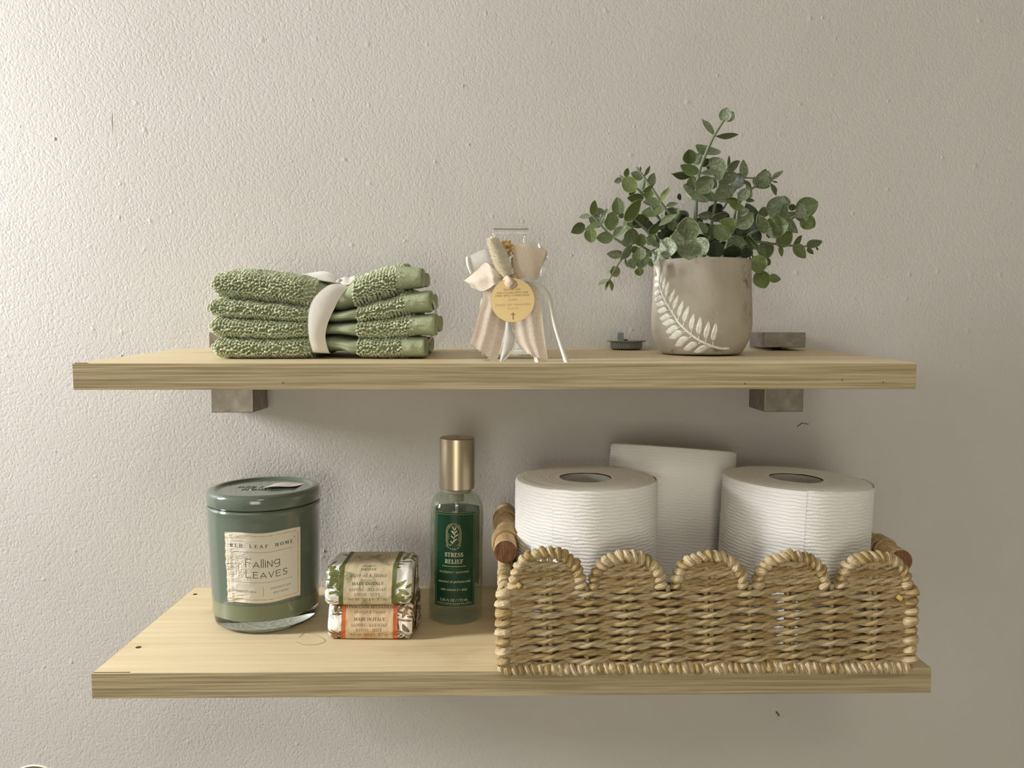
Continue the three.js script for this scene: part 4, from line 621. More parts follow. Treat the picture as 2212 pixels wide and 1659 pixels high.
  leaf(222, 935, 248, 810, 62, 3); leaf(215, 940, 120, 952, 38, 2); leaf(300, 955, 262, 878, 84, 2, 0.08); leaf(300, 1025, 195, 950, 76, 2, 0.082); leaf(300, 1000, 350, 880, 52, 2); leaf(325, 990, 160, 1058, 42, 1, 0.1); leaf(165, 1012, 52, 1078, 84, 1, 0.085); leaf(212, 1040, 220, 1165, 104, 3, 0.085); leaf(375, 1062, 395, 905, 110, 3, 0.088); leaf(390, 1125, 512, 1015, 62, 0, 0.1); leaf(398, 1120, 258, 1122, 92, 1, 0.1); leaf(455, 935, 430, 785, 104, 1, 0.075); leaf(440, 940, 505, 935, 36, 0, 0.075); leaf(488, 975, 628, 805, 96, 3, 0.098);
  stem(C - 0.005, C, 0.0016, 860, 1330, 700, 1090, 620, 1010, 555, 955); leaf(540, 1180, 560, 1045, 112, 1, 0.095); leaf(470, 1140, 540, 1180, 60, 0, 0.09); leaf(625, 1190, 628, 1095, 96, 1, 0.098); leaf(560, 990, 560, 1050, 90, 1, 0.075); leaf(480, 1000, 560, 1020, 80, 1, 0.07);
  stem(C - 0.008, C - 0.004, 0.0012, 800, 1000, 650, 770, 590, 710, 455, 608); leaf(585, 735, 482, 625, 116, 3, 0.088); leaf(498, 618, 520, 545, 44, 3); leaf(472, 640, 405, 658, 46, 2); leaf(525, 760, 585, 738, 28, 3); leaf(650, 795, 515, 790, 76, 1, 0.084);
  stem(C + 0.006, C + 0.008, 0.0014, 1000, 1330, 930, 1030, 800, 840, 730, 730, 660, 630, 592, 538);
  leaf(645, 630, 545, 585, 66, 0); leaf(652, 618, 704, 526, 28, 3); leaf(625, 575, 622, 530, 12, 1); leaf(690, 700, 738, 586, 66, 2, 0.088); leaf(732, 690, 636, 740, 38, 3, 0.1); leaf(690, 795, 705, 700, 82, 3, 0.085); leaf(640, 730, 655, 635, 38, 1, 0.085); leaf(785, 832, 645, 826, 70, 0, 0.1); leaf(788, 832, 860, 700, 46, 3, 0.1); leaf(742, 945, 712, 842, 178, 1, 0.09, -1); leaf(775, 1022, 925, 925, 52, 0, 0.104); leaf(830, 865, 930, 832, 34, 1, 0.085); leaf(640, 1035, 605, 935, 130, 1, 0.075); leaf(690, 1080, 790, 1005, 66, 1, 0.09); leaf(800, 1090, 905, 1005, 104, 4, 0.08); leaf(870, 900, 930, 970, 122, 1, 0.08); leaf(940, 900, 980, 1010, 120, 4, 0.07); leaf(840, 960, 900, 870, 80, 0, 0.075); leaf(700, 980, 640, 1060, 110, 4, 0.068);
  // front
  stem(C + 0.02, C + 0.05, 0.0013, 1000, 1280, 905, 1170, 780, 1205, 665, 1250);
  leaf(780, 1195, 895, 1205, 152, 2, 0.128); leaf(930, 1235, 915, 1060, 104, 2, 0.13); leaf(778, 1200, 662, 1118, 50, 0, 0.134); leaf(772, 1205, 742, 1352, 64, 2, 0.134); leaf(625, 1300, 622, 1195, 82, 0, 0.134); leaf(690, 1180, 730, 1090, 70, 1, 0.11); leaf(760, 1180, 740, 1090, 60, 4, 0.1);
  stem(C + 0.01, C + 0.035, 0.0012, 1030, 1300, 1025, 1140, 1020, 1000); leaf(1025, 1145, 1008, 962, 172, 0, 0.12); leaf(1025, 1138, 1020, 1315, 190, 0, 0.126); leaf(1078, 1125, 1160, 1255, 138, 2, 0.114); leaf(1170, 1080, 1100, 985, 52, 0, 0.11);
  // drooping left
  stem(C + 0.01, C + 0.022, 0.001, 700, 1230, 560, 1160, 480, 1280, 420, 1370, 372, 1460);
  leaf(480, 1255, 345, 1250, 68, 2); leaf(455, 1305, 555, 1170, 60, 0); leaf(498, 1290, 522, 1364, 28, 1); leaf(400, 1352, 432, 1445, 78, 3); leaf(385, 1362, 340, 1412, 28, 2); leaf(372, 1460, 276, 1508, 34, 2); leaf(372, 1462, 332, 1555, 22, 3); leaf(372, 1460, 390, 1560, 30, 3);
  stem(C + 0.01, C + 0.03, 0.001, 760, 1270, 640, 1270, 560, 1320); leaf(560, 1250, 625, 1315, 66, 3, 0.12); leaf(540, 1290, 572, 1375, 68, 0, 0.11); leaf(600, 1365, 695, 1265, 82, 1, 0.112); leaf(608, 1368, 622, 1436, 72, 3, 0.105); leaf(695, 1290, 722, 1362, 48, 3, 0.108); leaf(600, 1240, 550, 1195, 60, 1, 0.105);
  // leaves low in the middle, darkened in colour for the shade there
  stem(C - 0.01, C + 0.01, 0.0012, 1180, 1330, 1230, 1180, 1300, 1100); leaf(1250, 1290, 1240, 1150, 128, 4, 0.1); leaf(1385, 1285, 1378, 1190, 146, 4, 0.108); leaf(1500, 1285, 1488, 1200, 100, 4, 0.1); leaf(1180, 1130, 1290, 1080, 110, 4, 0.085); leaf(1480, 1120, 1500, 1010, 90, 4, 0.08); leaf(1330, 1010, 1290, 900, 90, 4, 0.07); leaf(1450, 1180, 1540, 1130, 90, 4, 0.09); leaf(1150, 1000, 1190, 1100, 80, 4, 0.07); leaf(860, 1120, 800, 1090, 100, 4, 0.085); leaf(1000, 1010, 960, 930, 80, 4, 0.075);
  // filler leaves deep in the middle, mostly in the shade-darkened set
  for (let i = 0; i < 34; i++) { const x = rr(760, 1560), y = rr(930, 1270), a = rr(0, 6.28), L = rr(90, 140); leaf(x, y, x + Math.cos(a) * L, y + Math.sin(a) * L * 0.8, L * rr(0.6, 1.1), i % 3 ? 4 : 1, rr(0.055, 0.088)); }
}

// ---------- washcloths tied with ribbon ----------
const tz = (x, y, z = 0.146) => P(430 + x / 4.022, 540 + y / 4.022, z);
{
  const ZC = 0.097, HZ = 0.049, kn = (a) => knots(a.map(([x, v]) => [x, v]));
  const T = [
    { name: 'topmost', x0: 112, x1: 1745, hem: 1942, top: [[112, 214], [160, 190], [260, 172], [360, 170], [600, 198], [800, 224], [950, 246], [1060, 280], [1170, 318], [1250, 300], [1350, 232], [1500, 178], [1600, 148], [1745, 120]], bot: [[112, 392], [160, 402], [350, 424], [600, 446], [800, 470], [950, 502], [1060, 520], [1170, 530], [1350, 500], [1500, 448], [1600, 412], [1745, 352]], hemE: [150, 325] },
    { name: 'second', x0: 72, x1: 1812, hem: 2012, top: [[72, 440], [120, 430], [300, 438], [600, 464], [900, 502], [1050, 530], [1140, 538], [1370, 505], [1600, 442], [1812, 366]], bot: [[72, 560], [120, 573], [300, 586], [600, 602], [900, 620], [1050, 632], [1140, 632], [1370, 618], [1600, 602], [1812, 556]], hemE: [345, 545] },
    { name: 'third', x0: 82, x1: 1850, hem: 2056, top: [[82, 600], [120, 592], [400, 606], [700, 622], [920, 637], [1050, 640], [1120, 640], [1380, 625], [1600, 600], [1850, 562]], bot: [[82, 736], [120, 748], [400, 765], [700, 772], [920, 748], [1050, 742], [1120, 740], [1380, 765], [1600, 768], [1850, 748]], hemE: [552, 752] },
    { name: 'bottom', x0: 102, x1: 1786, hem: 1966, top: [[102, 776], [150, 768], [250, 770], [600, 778], [900, 768], [1000, 756], [1100, 754], [1330, 775], [1500, 770], [1786, 752]], bot: [[102, 925], [150, 938], [250, 945], [600, 946], [900, 942], [1000, 922], [1100, 890], [1200, 890], [1330, 926], [1500, 942], [1786, 943]], hemE: [755, 942] }];
  const labels = ['green terry washcloth on top of the ribbon-tied stack', 'green terry washcloth second from the top of the ribbon-tied stack', 'green terry washcloth third from the top of the ribbon-tied stack', 'green terry washcloth at the bottom of the ribbon-tied stack'];
  const weave = tex(256, 256, (u, v) => 0.5 + 0.25 * Math.sin(u * 2 * Math.PI * 48 + 2 * Math.sin(v * 40)) * (0.6 + 0.4 * fbm(u * 30, v * 60, 401, 2)) + 0.2 * (fbm(u * 80, v * 20, 403, 2) - 0.5), false);
  const wcol = tex(256, 256, (u, v) => mixc(rgb(154, 162, 126), rgb(194, 201, 166), clamp(0.5 + 0.5 * Math.sin(u * 2 * Math.PI * 48 + 2 * Math.sin(v * 40)) * 0.5 + (fbm(u * 40, v * 40, 405, 3) - 0.5), 0, 1)));
  const hemM = M({ map: wcol, bumpMap: weave, bumpScale: 0.0005, roughness: 0.9, specularIntensity: 0.15, sheen: 0.3, sheenColor: new THREE.Color(0.8, 0.9, 0.7) });
  const shadedBodyM = M({ color: new THREE.Color().setRGB(0.21, 0.24, 0.14), roughness: 0.95, specularIntensity: 0.1 });  // base cloth darker than the loops: shade between them put into the colour
  const loopM = M({ color: 0xffffff, roughness: 0.9, specularIntensity: 0.15, sheen: 0.25, sheenColor: new THREE.Color(0.9, 1, 0.8) });
  const loopGeo = new THREE.TorusGeometry(0.00095, 0.00056, 5, 8, Math.PI * 1.15);
  const se = (a, n) => { const c = Math.cos(a), s = Math.sin(a); return [Math.sign(c) * Math.pow(Math.abs(c), 2 / n), Math.sign(s) * Math.pow(Math.abs(s), 2 / n)]; };
  T.forEach((t, ti) => {
    const top = kn(t.top), bot = kn(t.bot), c0 = tz((t.x0 + t.x1) / 2, (bot(900) + top(900)) / 2), th = thing('washcloth', labels[ti], 'washcloth', V(c0.x, c0.y, ZC), 'green washcloths in the tied stack');
    const pin = (x) => 1 - 0.16 * Math.exp(-Math.pow((x - 1080) / 160, 2)), wobble = (x, a) => 0.0012 * (fbm(x / 160 + ti * 5, a * 1.2, 411, 2) - 0.5);
    // a ring of the folded cloth at photo column x
    const ring = (x, a, shrink = 1) => {
      const yt = tz(x, top(x)).y, yb = tz(x, bot(x)).y, ym = (yt + yb) / 2, hy = (yt - yb) / 2 + 0.0004, [cz, sy] = se(a, 2.6), X = tz(x, 500).x, tilt = -TILT;
      const z = ZC + cz * HZ * pin(x) * (0.9 + 0.1 * shrink) + wobble(x, a), y = ym + sy * hy * shrink + wobble(x + 500, a) * 0.6 + (z - 0.146) * tilt;
      return V(X, Math.max(y, shelfY(z) + 0.0002), z);
    };
    const cap = (u) => Math.sqrt(Math.max(0, 1 - Math.pow(1 - clamp(u, 0, 1), 2)));
    const bx = (u) => lerp(t.x0, t.x1, u), sh = (u) => cap((bx(u) - t.x0 + 2) / 30);
    part(th, 'cloth', grid(110, 60, (u, v) => ring(bx(u), -v * 2 * Math.PI, Math.max(0.02, sh(u))), { wrapV: true, uvs: [8, 8] }), shadedBodyM);
    // smooth woven band beside the ribbon
    part(th, 'woven_band', grid(24, 60, (u, v) => { const p = ring(lerp(900, 1372 - (ti === 0 ? 30 : 0), u), -v * 2 * Math.PI); const q = ring(lerp(900, 1372, u), -v * 2 * Math.PI, 1); const cy = (tz(lerp(900, 1372, u), top(lerp(900, 1372, u))).y + tz(lerp(900, 1372, u), bot(lerp(900, 1372, u))).y) / 2; const d = V(0, p.y - cy, (p.z - ZC) * 0.3).normalize(); return p.addScaledVector(d, 0.0006); }, { wrapV: true, uvs: [3, 3] }), hemM, 'smooth woven band');
    // rolled hems at the right end: a front roll and a back roll
    for (const [z0, z1, dx, nm] of [[0.112, 0.1475, 0, 'front'], [0.047, 0.098, 10 + ti * 4, 'back']]) {
      const yA0 = top(t.x1) + 6, yB0 = bot(t.x1) - 4, yA1 = t.hemE[0], yB1 = t.hemE[1];
      part(th, 'hem', grid(30, 48, (u, v) => {
        const e = u < 0.78 ? 1 : Math.sqrt(Math.max(0, 1 - Math.pow((u - 0.78) / 0.22, 2))) * 0.6 + 0.4, uu = Math.min(u, 0.9) / 0.9, dent = u > 0.93 ? (u - 0.93) / 0.07 : 0, x = lerp(t.x1 - 14, t.hem + dx, Math.min(1, uu)) - dent * 26, a = -v * 2 * Math.PI, yt = tz(x, lerp(yA0, yA1, uu)).y, yb = tz(x, lerp(yB0, yB1, uu)).y, ym = (yt + yb) / 2, hy = (yt - yb) / 2 * (nm === 'back' ? 0.8 : 1) * (1 - 0.8 * dent) * lerp(1, e, 0.6), zc = (z0 + z1) / 2, hz = (z1 - z0) / 2 * (1 - 0.8 * dent) * lerp(1, e, 0.4), [cz, sy] = se(a, nm === 'back' ? 2.2 : 2.7);
        const z = zc + cz * hz + 0.001 * (fbm(u * 3, v * 6, 421 + ti, 2) - 0.5), y = ym + sy * hy + (nm === 'back' ? -0.0006 * ti + 0.0005 : 0) - (z - 0.146) * TILT; return V(tz(x, 500, lerp(0.146, zc, 0.55)).x, Math.max(y, shelfY(z) + 0.0002), z);
      }, { wrapV: true, uvs: [1, 2.4] }), hemM, 'smooth rolled hem');
    }
    // terry loops over the looped parts
    const spots = [], q = new THREE.Quaternion(), m = new THREE.Matrix4(), col = new THREE.Color(), step = 0.0025;
    const zones = [[t.x0 + 2, ti === 0 ? 985 : 935], [ti === 0 ? 1345 : 1375, t.x1 + 2]];
    for (const [xa, xb] of zones) {
      const len = Math.abs(tz(xb, 500).x - tz(xa, 500).x), nx = Math.round(len / step);
      for (let i = 0; i <= nx; i++) {
        const x = lerp(xa, xb, i / nx), u = (x - t.x0) / (t.x1 - t.x0), s = Math.max(0.02, sh(u)), K = 420, pts = []; let L = 0;
        for (let k = 0; k <= K; k++) { pts.push(ring(x, k / K * 2 * Math.PI, s)); if (k) L += pts[k].distanceTo(pts[k - 1]); }
        let need = rr(0, step), acc = 0;
        for (let k = 1; k <= K; k++) { const d = pts[k].distanceTo(pts[k - 1]); acc += d; if (acc < need) continue; acc -= need; need = step * rr(0.85, 1.15);
          const p = pts[k], a = k / K * 2 * Math.PI, p2 = ring(x + 6, a, Math.max(0.02, sh(u + 6 / (t.x1 - t.x0)))), tu = p2.sub(p), tv = pts[k].clone().sub(pts[k - 1]), nn = tv.cross(tu).normalize(); if (!isFinite(nn.x) || nn.lengthSq() < 0.5) continue; const ctr = V(p.x, (tz(x, top(x)).y + tz(x, bot(x)).y) / 2, ZC); if (nn.dot(p.clone().sub(ctr)) < 0) nn.negate();
          if (p.z < 0.075 && nn.y < 0.3) continue; if (p.y < shelfY(p.z) + 0.0006) continue;
          spots.push([p.addScaledVector(nn, 0.0002), nn]); }
      }
    }
    const inst = new THREE.InstancedMesh(loopGeo, loopM, spots.length), o = ORIGIN.get(th);
    spots.forEach(([p, nn], i) => { q.setFromUnitVectors(V(0, 1, 0), nn).multiply(new THREE.Quaternion().setFromAxisAngle(V(0, 1, 0), rr(-0.7, 0.7) + 0.4)).multiply(new THREE.Quaternion().setFromEuler(new THREE.Euler(rr(-0.5, 0.5), 0, rr(-0.4, 0.4)))); const s = rr(0.85, 1.25); m.compose(p.clone().sub(o), q, V(s, s * rr(0.9, 1.4), s * 1.15)); inst.setMatrixAt(i, m); const g = rr(0.82, 1.16); inst.setColorAt(i, col.setRGB(0.56 * g, 0.595 * g, 0.40 * g)); });
    inst.name = 'terry_loops'; inst.userData.kind = 'stuff'; shade(inst); th.add(inst);
  });
  // ribbon round the waist of the stack, with a flat bow on top
  const herring = tex(256, 256, (u, v) => { const x = Math.abs(u - 0.5) * 2, a = (v * 46 + x * 9) % 1; return 0.35 + 0.5 * Math.abs(a - 0.5) * 2; }, false);
  const hcol = tex(256, 256, (u, v) => { const x = Math.abs(u - 0.5) * 2, a = (v * 46 + x * 9) % 1; return mixc(rgb(206, 200, 188), rgb(236, 231, 221), Math.abs(a - 0.5) * 2); });
  const rib = M({ map: hcol, bumpMap: herring, bumpScale: 0.0003, roughness: 0.6, sheen: 0.3, sheenColor: new THREE.Color(1, 1, 1) });
  const t = thing('ribbon', 'cream herringbone ribbon tied in a bow round the green washcloths', 'ribbon', tz(1060, 620, 0.15));
  const eL = [[1215, 292, 0.128], [1120, 308, 0.142], [1010, 400, 0.1475], [958, 500, 0.149], [944, 640, 0.15], [955, 770, 0.149], [985, 880, 0.1455], [1000, 892, 0.138]], eR = [[1345, 318, 0.128], [1290, 330, 0.140], [1220, 420, 0.146], [1175, 510, 0.148], [1118, 640, 0.149], [1098, 760, 0.148], [1130, 890, 0.1445], [1145, 898, 0.138]];
  const cv = (e) => new THREE.CatmullRomCurve3(e.map(([x, y, z]) => tz(x, y, z)), false, 'centripetal');
  const band = (a, b, n, mm, bulge, th) => sheet(n, mm, (u, v) => { const p = a.getPoint(u).lerp(b.getPoint(u), v); p.z += bulge * 4 * v * (1 - v); return p; }, th);
  const uvSwap = (g, s = 1) => { const uv = g.attributes.uv; for (let i = 0; i < uv.count; i++) uv.setXY(i, uv.getY(i), uv.getX(i) * s); return g; };
  part(t, 'band', uvSwap(band(cv(eL), cv(eR), 50, 14, 0.0012, 0.0005)), rib);
  const loopA = [[1225, 270, 0.118], [1190, 236, 0.112], [1140, 200, 0.106], [1085, 184, 0.102], [980, 196, 0.1], [860, 216, 0.1]], loopB = [[1215, 290, 0.128], [1150, 275, 0.13], [1060, 262, 0.128], [990, 246, 0.122], [920, 232, 0.114], [850, 220, 0.106]];
  part(t, 'bow_loop', uvSwap(band(cv(loopA), cv(loopB), 24, 8, 0, 0.0005), 0.5), rib);
  const tailA = [[1218, 262, 0.122], [1260, 240, 0.122], [1310, 238, 0.12], [1358, 226, 0.118]], tailB = [[1225, 290, 0.129], [1270, 308, 0.134], [1310, 300, 0.134], [1345, 262, 0.13]];
  part(t, 'bow_tail', uvSwap(band(cv(tailA), cv(tailB), 16, 8, 0.001, 0.0005), 0.3), rib);
  const kc = tz(1222, 280, 0.126), kg = new THREE.SphereGeometry(0.0028, 16, 12); kg.scale(1, 0.9, 1.2); kg.translate(kc.x, kc.y, kc.z); part(t, 'knot', kg, rib);
  const sA = [[2015, 415, 0.118], [2045, 500, 0.118], [2058, 600, 0.118], [2042, 700, 0.116], [1990, 800, 0.114]], sB = [[2022, 400, 0.1], [2056, 490, 0.1], [2066, 600, 0.1], [2050, 715, 0.1], [1995, 812, 0.1]];
  part(t, 'end_strip', uvSwap(band(cv(sA), cv(sB), 20, 6, 0, 0.0004), 0.5), rib);
}

// ---------- favour bottle with its bow, tag and dried flowers ----------
const gp = (x, y, z) => P(970 + x / 5.027, 470 + y / 5.027, z);
{
  const glassM = M({ color: 0xfcfefd, transmission: 1, thickness: 0, ior: 1.5, roughness: 0.02 });
  const solidGlass = M({ color: 0xffffff, transmission: 1, thickness: 0.01, ior: 1.45, roughness: 0.03 });
  const gz = 0.128, cx = (P(1044, 760, gz).x + P(1177, 760, gz).x) / 2 + 0.0, base = shelfY(gz) + 0.0006, w = P(1177, 760, 0.15).x - P(1044, 760, 0.15).x;
  const t = thing('favour_bottle', 'small square glass bottle with a square glass stopper, behind a beige bow', 'bottle', V(cx, base, gz));
  const yN = P(1110, 560, gz).y;
  const outer = new RoundedBoxGeometry(w, yN - base, w * 0.82, 4, 0.005); outer.translate(cx, (yN + base) / 2, gz);
  const inner = new RoundedBoxGeometry(w - 0.007, yN - base - 0.010, w * 0.82 - 0.007, 4, 0.004); inner.translate(cx, (yN + base) / 2 + 0.002, gz); inner.index && inner.index.array.reverse(); { const n = inner.attributes.normal; for (let i = 0; i < n.count; i++) n.setXYZ(i, -n.getX(i), -n.getY(i), -n.getZ(i)); if (!inner.index) { const p = inner.attributes.position, u = inner.attributes.uv; for (let i = 0; i < p.count; i += 3) for (const a of [p, n, u]) { const k = a.itemSize; for (let c = 0; c < k; c++) { const x = a.array[(i + 1) * k + c]; a.array[(i + 1) * k + c] = a.array[(i + 2) * k + c]; a.array[(i + 2) * k + c] = x; } } } }
  part(t, 'bottle_body', mergeGeometries([outer, inner]), glassM);
  const foot = new RoundedBoxGeometry(w - 0.0012, 0.006, w * 0.82 - 0.0012, 3, 0.0022); foot.translate(cx, base + 0.0036, gz); part(t, 'thick_base', foot, solidGlass);
  const x0 = P(1063.5, 520, gz + 0.012).x, x1 = P(1142, 520, gz + 0.012).x, yt = P(1110, 489, gz + 0.012).y, sw = x1 - x0, hS = yt - yN;
  const so = new RoundedBoxGeometry(sw, hS, sw * 0.8, 3, 0.0016); so.translate((x0 + x1) / 2, yN + hS / 2, gz); part(t, 'stopper', so, M({ color: 0xffffff, transmission: 1, thickness: 0.02, ior: 1.38, roughness: 0.02, attenuationColor: new THREE.Color(0.88, 0.94, 0.9), attenuationDistance: 0.12 }), 'square clear glass stopper');
  const rim = sheet(40, 4, (u, v) => V(lerp(x0 + 0.0035, x1 - 0.0035, u), yt - 0.0055 - 0.0016 * v - 0.0010 * Math.sin(u * 19) - 0.0012 * Math.sin(u * 7 + 1), gz + sw * 0.4 + 0.0002), 0.0004); part(t, 'moulded_ridge', rim, solidGlass);
  for (const s of [0, 1]) { const ridge = tube(curve([V(lerp(x0 + 0.003, x1 - 0.003, s), yt - 0.006, gz + sw * 0.4 + 0.0001), V(lerp(x0 + 0.0036, x1 - 0.0036, s), yt - 0.012, gz + sw * 0.4 + 0.0003), V(lerp(x0 + 0.003, x1 - 0.003, s), yN, gz + sw * 0.4 + 0.0001)], 12), 0.0008, 8); part(t, 'moulded_ridge', ridge, solidGlass); }
  // linen and organza ribbons
  const linenT = tex(512, 512, (u, v) => { const a = Math.sin(u * 2 * Math.PI * 60) * 0.5 + 0.5, b = Math.sin(v * 2 * Math.PI * 110) * 0.5 + 0.5, n = fbm(u * 70, v * 12, 431, 3), k = fbm(u * 12, v * 90, 433, 3); return mixc(rgb(218, 198, 175), rgb(247, 234, 217), clamp(0.25 * a + 0.25 * b + 0.7 * (n - 0.2) * 0.8 + 0.3 * (k - 0.4), 0, 1)); });
  const linenB = tex(256, 256, (u, v) => 0.5 + 0.2 * Math.sin(u * 2 * Math.PI * 40) + 0.2 * Math.sin(v * 2 * Math.PI * 70) + 0.3 * (fbm(u * 40, v * 10, 435, 2) - 0.5), false);
  const linen = M({ map: linenT, bumpMap: linenB, bumpScale: 0.0001, roughness: 0.75, transmission: 0.12, thickness: 0, side: THREE.DoubleSide, sheen: 0.3, sheenColor: new THREE.Color(1, 0.95, 0.9) });
  const orgT = tex(256, 256, (u, v) => { const a = Math.abs(Math.sin((u * 0.3 + v) * 2 * Math.PI * 34)); return mixc(rgb(196, 190, 178), rgb(240, 237, 230), a); });
  const organza = M({ map: orgT, roughness: 0.6, transparent: true, opacity: 0.62, transmission: 0.3, thickness: 0, side: THREE.DoubleSide }), satin = M({ color: 0xf1eee6, roughness: 0.45, sheen: 0.5, sheenColor: new THREE.Color(1, 1, 1) });
  const gc = (e) => new THREE.CatmullRomCurve3(e.map(([x, y, z]) => gp(x, y, z)), false, 'centripetal');
  const strip = (a, b, n, m, f = () => 0, th = 0.0003) => sheet(n, m, (u, v) => { const p = gc0(a, u).lerp(gc0(b, u), v); p.z += f(u, v); return p; }, th);
  const cache = new Map(), gc0 = (e, u) => { if (!cache.has(e)) cache.set(e, gc(e)); return cache.get(e).getPoint(clamp(u, 0, 1)); };
  const Z = 0.162;
  const bow = thing('linen_bow', 'beige linen bow with frayed tails tied round the glass bottle', 'bow', gp(670, 660, Z));
  // right loop: front leaf and back leaf joined at the outer end
  const R1 = [[690, 640, Z], [700, 480, Z + 0.004], [712, 300, Z + 0.002]], ro = (u, v) => 0.0035 * Math.sin(u * Math.PI);
  part(bow, 'bow_loop', strip([[688, 610, Z + 0.001], [690, 470, Z + 0.003], [705, 380, Z + 0.005], [715, 288, Z + 0.004], [880, 312, Z + 0.006], [1056, 352, Z + 0.001]], [[700, 660, Z + 0.002], [760, 668, Z + 0.005], [820, 650, Z + 0.008], [880, 668, Z + 0.008], [925, 688, Z + 0.006], [962, 660, Z + 0.001]], 40, 22, (u, v) => 0.003 * Math.sin(Math.PI * u) * Math.sin(Math.PI * v) + 0.0005 * Math.sin(v * 14 + u * 5) * (1 - u)), linen);
  part(bow, 'bow_loop', strip([[1056, 352, Z + 0.001], [1060, 420, Z - 0.007], [1010, 500, Z - 0.010], [860, 560, Z - 0.008], [700, 630, Z - 0.001]], [[962, 660, Z + 0.001], [940, 640, Z - 0.006], [880, 618, Z - 0.007], [780, 622, Z - 0.004], [705, 655, Z]], 30, 12, () => 0), linen);
  // left loop
  part(bow, 'bow_loop', strip([[610, 650, Z + 0.002], [540, 590, Z + 0.006], [470, 545, Z + 0.007], [395, 488, Z + 0.004], [280, 590, Z + 0.004], [160, 682, Z + 0.001]], [[620, 672, Z + 0.003], [560, 680, Z + 0.007], [500, 715, Z + 0.010], [450, 760, Z + 0.009], [365, 796, Z + 0.006], [290, 775, Z + 0.001]], 40, 18, (u, v) => 0.002 * Math.sin(Math.PI * v) + 0.0005 * Math.sin(v * 12 + u * 3) * (1 - u)), linen);
  part(bow, 'bow_loop', strip([[160, 682, Z + 0.001], [200, 640, Z - 0.005], [320, 560, Z - 0.006], [450, 560, Z - 0.003], [600, 645, Z + 0.001]], [[290, 775, Z + 0.001], [240, 745, Z - 0.004], [300, 690, Z - 0.004], [450, 640, Z - 0.001], [610, 668, Z + 0.001]], 30, 10), linen);
  // tails
  const fray = (k) => (u, v) => 0.0003 * Math.sin(v * 17 + k) * smooth(u, 0.1, 0.5) + 0.0012 * Math.sin(Math.PI * v);
  part(bow, 'bow_tail', strip([[480, 740, Z + 0.004], [365, 800, Z + 0.003], [365, 900, Z + 0.002], [325, 1010, Z + 0.003], [275, 1200, Z + 0.006], [218, 1372, Z + 0.009]], [[640, 690, Z + 0.003], [640, 800, Z + 0.003], [640, 960, Z + 0.002], [618, 1130, Z + 0.003], [580, 1340, Z + 0.006], [518, 1562, Z + 0.010]], 46, 20, fray(1)), linen);
  part(bow, 'bow_tail', strip([[680, 690, Z + 0.003], [660, 850, Z + 0.002], [672, 1050, Z + 0.002], [700, 1230, Z + 0.004], [740, 1350, Z + 0.006], [825, 1465, Z + 0.009]], [[860, 690, Z + 0.003], [965, 780, Z + 0.001], [1000, 960, Z + 0.001], [1022, 1180, Z + 0.004], [1048, 1380, Z + 0.007], [1080, 1568, Z + 0.010]], 46, 20, fray(3)), linen);
  const threads = []; for (const [xa, ya, xb, yb] of [[218, 1372, 518, 1562], [825, 1465, 1080, 1568]]) for (let i = 0; i < 26; i++) { const f = rnd(), x = lerp(xa, xb, f), y = lerp(ya, yb, f), L = rr(8, 26); threads.push(tube([gp(x, y - 8, Z + 0.0098), gp(x + rr(-6, 6), y + L * 0.5, Z + 0.010), gp(x + rr(-10, 8), y + L, Z + 0.010)], 0.00013, 4)); }
  part(bow, 'frayed_threads', mergeGeometries(threads), M({ color: 0xd8c4a8, roughness: 0.9 }), null, 'stuff');
  const knot = tube(curve([gp(600, 645, Z + 0.002), gp(625, 690, Z + 0.011), gp(660, 735, Z + 0.013), gp(700, 735, Z + 0.013), gp(722, 690, Z + 0.010), gp(705, 640, Z + 0.004)], 24), (s, a) => 0.0024 * (1 + 0.15 * Math.sin(a * 5)), 14); const knot2 = tube(curve([gp(625, 650, Z + 0.006), gp(660, 690, Z + 0.0145), gp(690, 725, Z + 0.0145)], 16), (s, a) => 0.0027 * (1 + 0.14 * Math.sin(a * 4)), 14);
  part(bow, 'knot', mergeGeometries([knot, knot2]), M({ map: linenT, color: 0xe0d4c8, roughness: 0.75 }));
  // organza ribbon behind the linen one
  const og = thing('organza_ribbon', 'sheer white organza ribbon with satin edges behind the beige bow', 'ribbon', gp(500, 480, Z - 0.008)), O = Z - 0.008;
  const edge = (e, r = 0.0005) => part(og, 'satin_edge', tube(gc(e).getPoints(30), r, 6), satin);
  const oa = [[480, 380, O], [400, 342, O], [300, 375, O], [200, 428, O]], ob = [[520, 600, O + 0.002], [440, 590, O + 0.003], [330, 600, O + 0.002], [246, 612, O]];
  part(og, 'ribbon_loop', strip(oa, ob, 24, 12, (u, v) => 0.004 * Math.sin(Math.PI * v) * (1 - u * 0.5)), organza); edge([[200, 428, O], [205, 500, O + 0.002], [246, 612, O]], 0.0011);
  const oc2 = [[760, 285, O], [860, 270, O + 0.001], [960, 278, O], [1035, 330, O - 0.001]], od = [[800, 400, O], [900, 400, O], [1000, 420, O], [1075, 480, O - 0.002]];
  part(og, 'ribbon_loop', strip(oc2, od, 20, 8), organza); edge([[1035, 330, O - 0.001], [1075, 450, O], [1070, 540, O], [1000, 630, O], [940, 660, O]], 0.0004); edge([[975, 285, O], [990, 330, O + 0.001]], 0.0009);
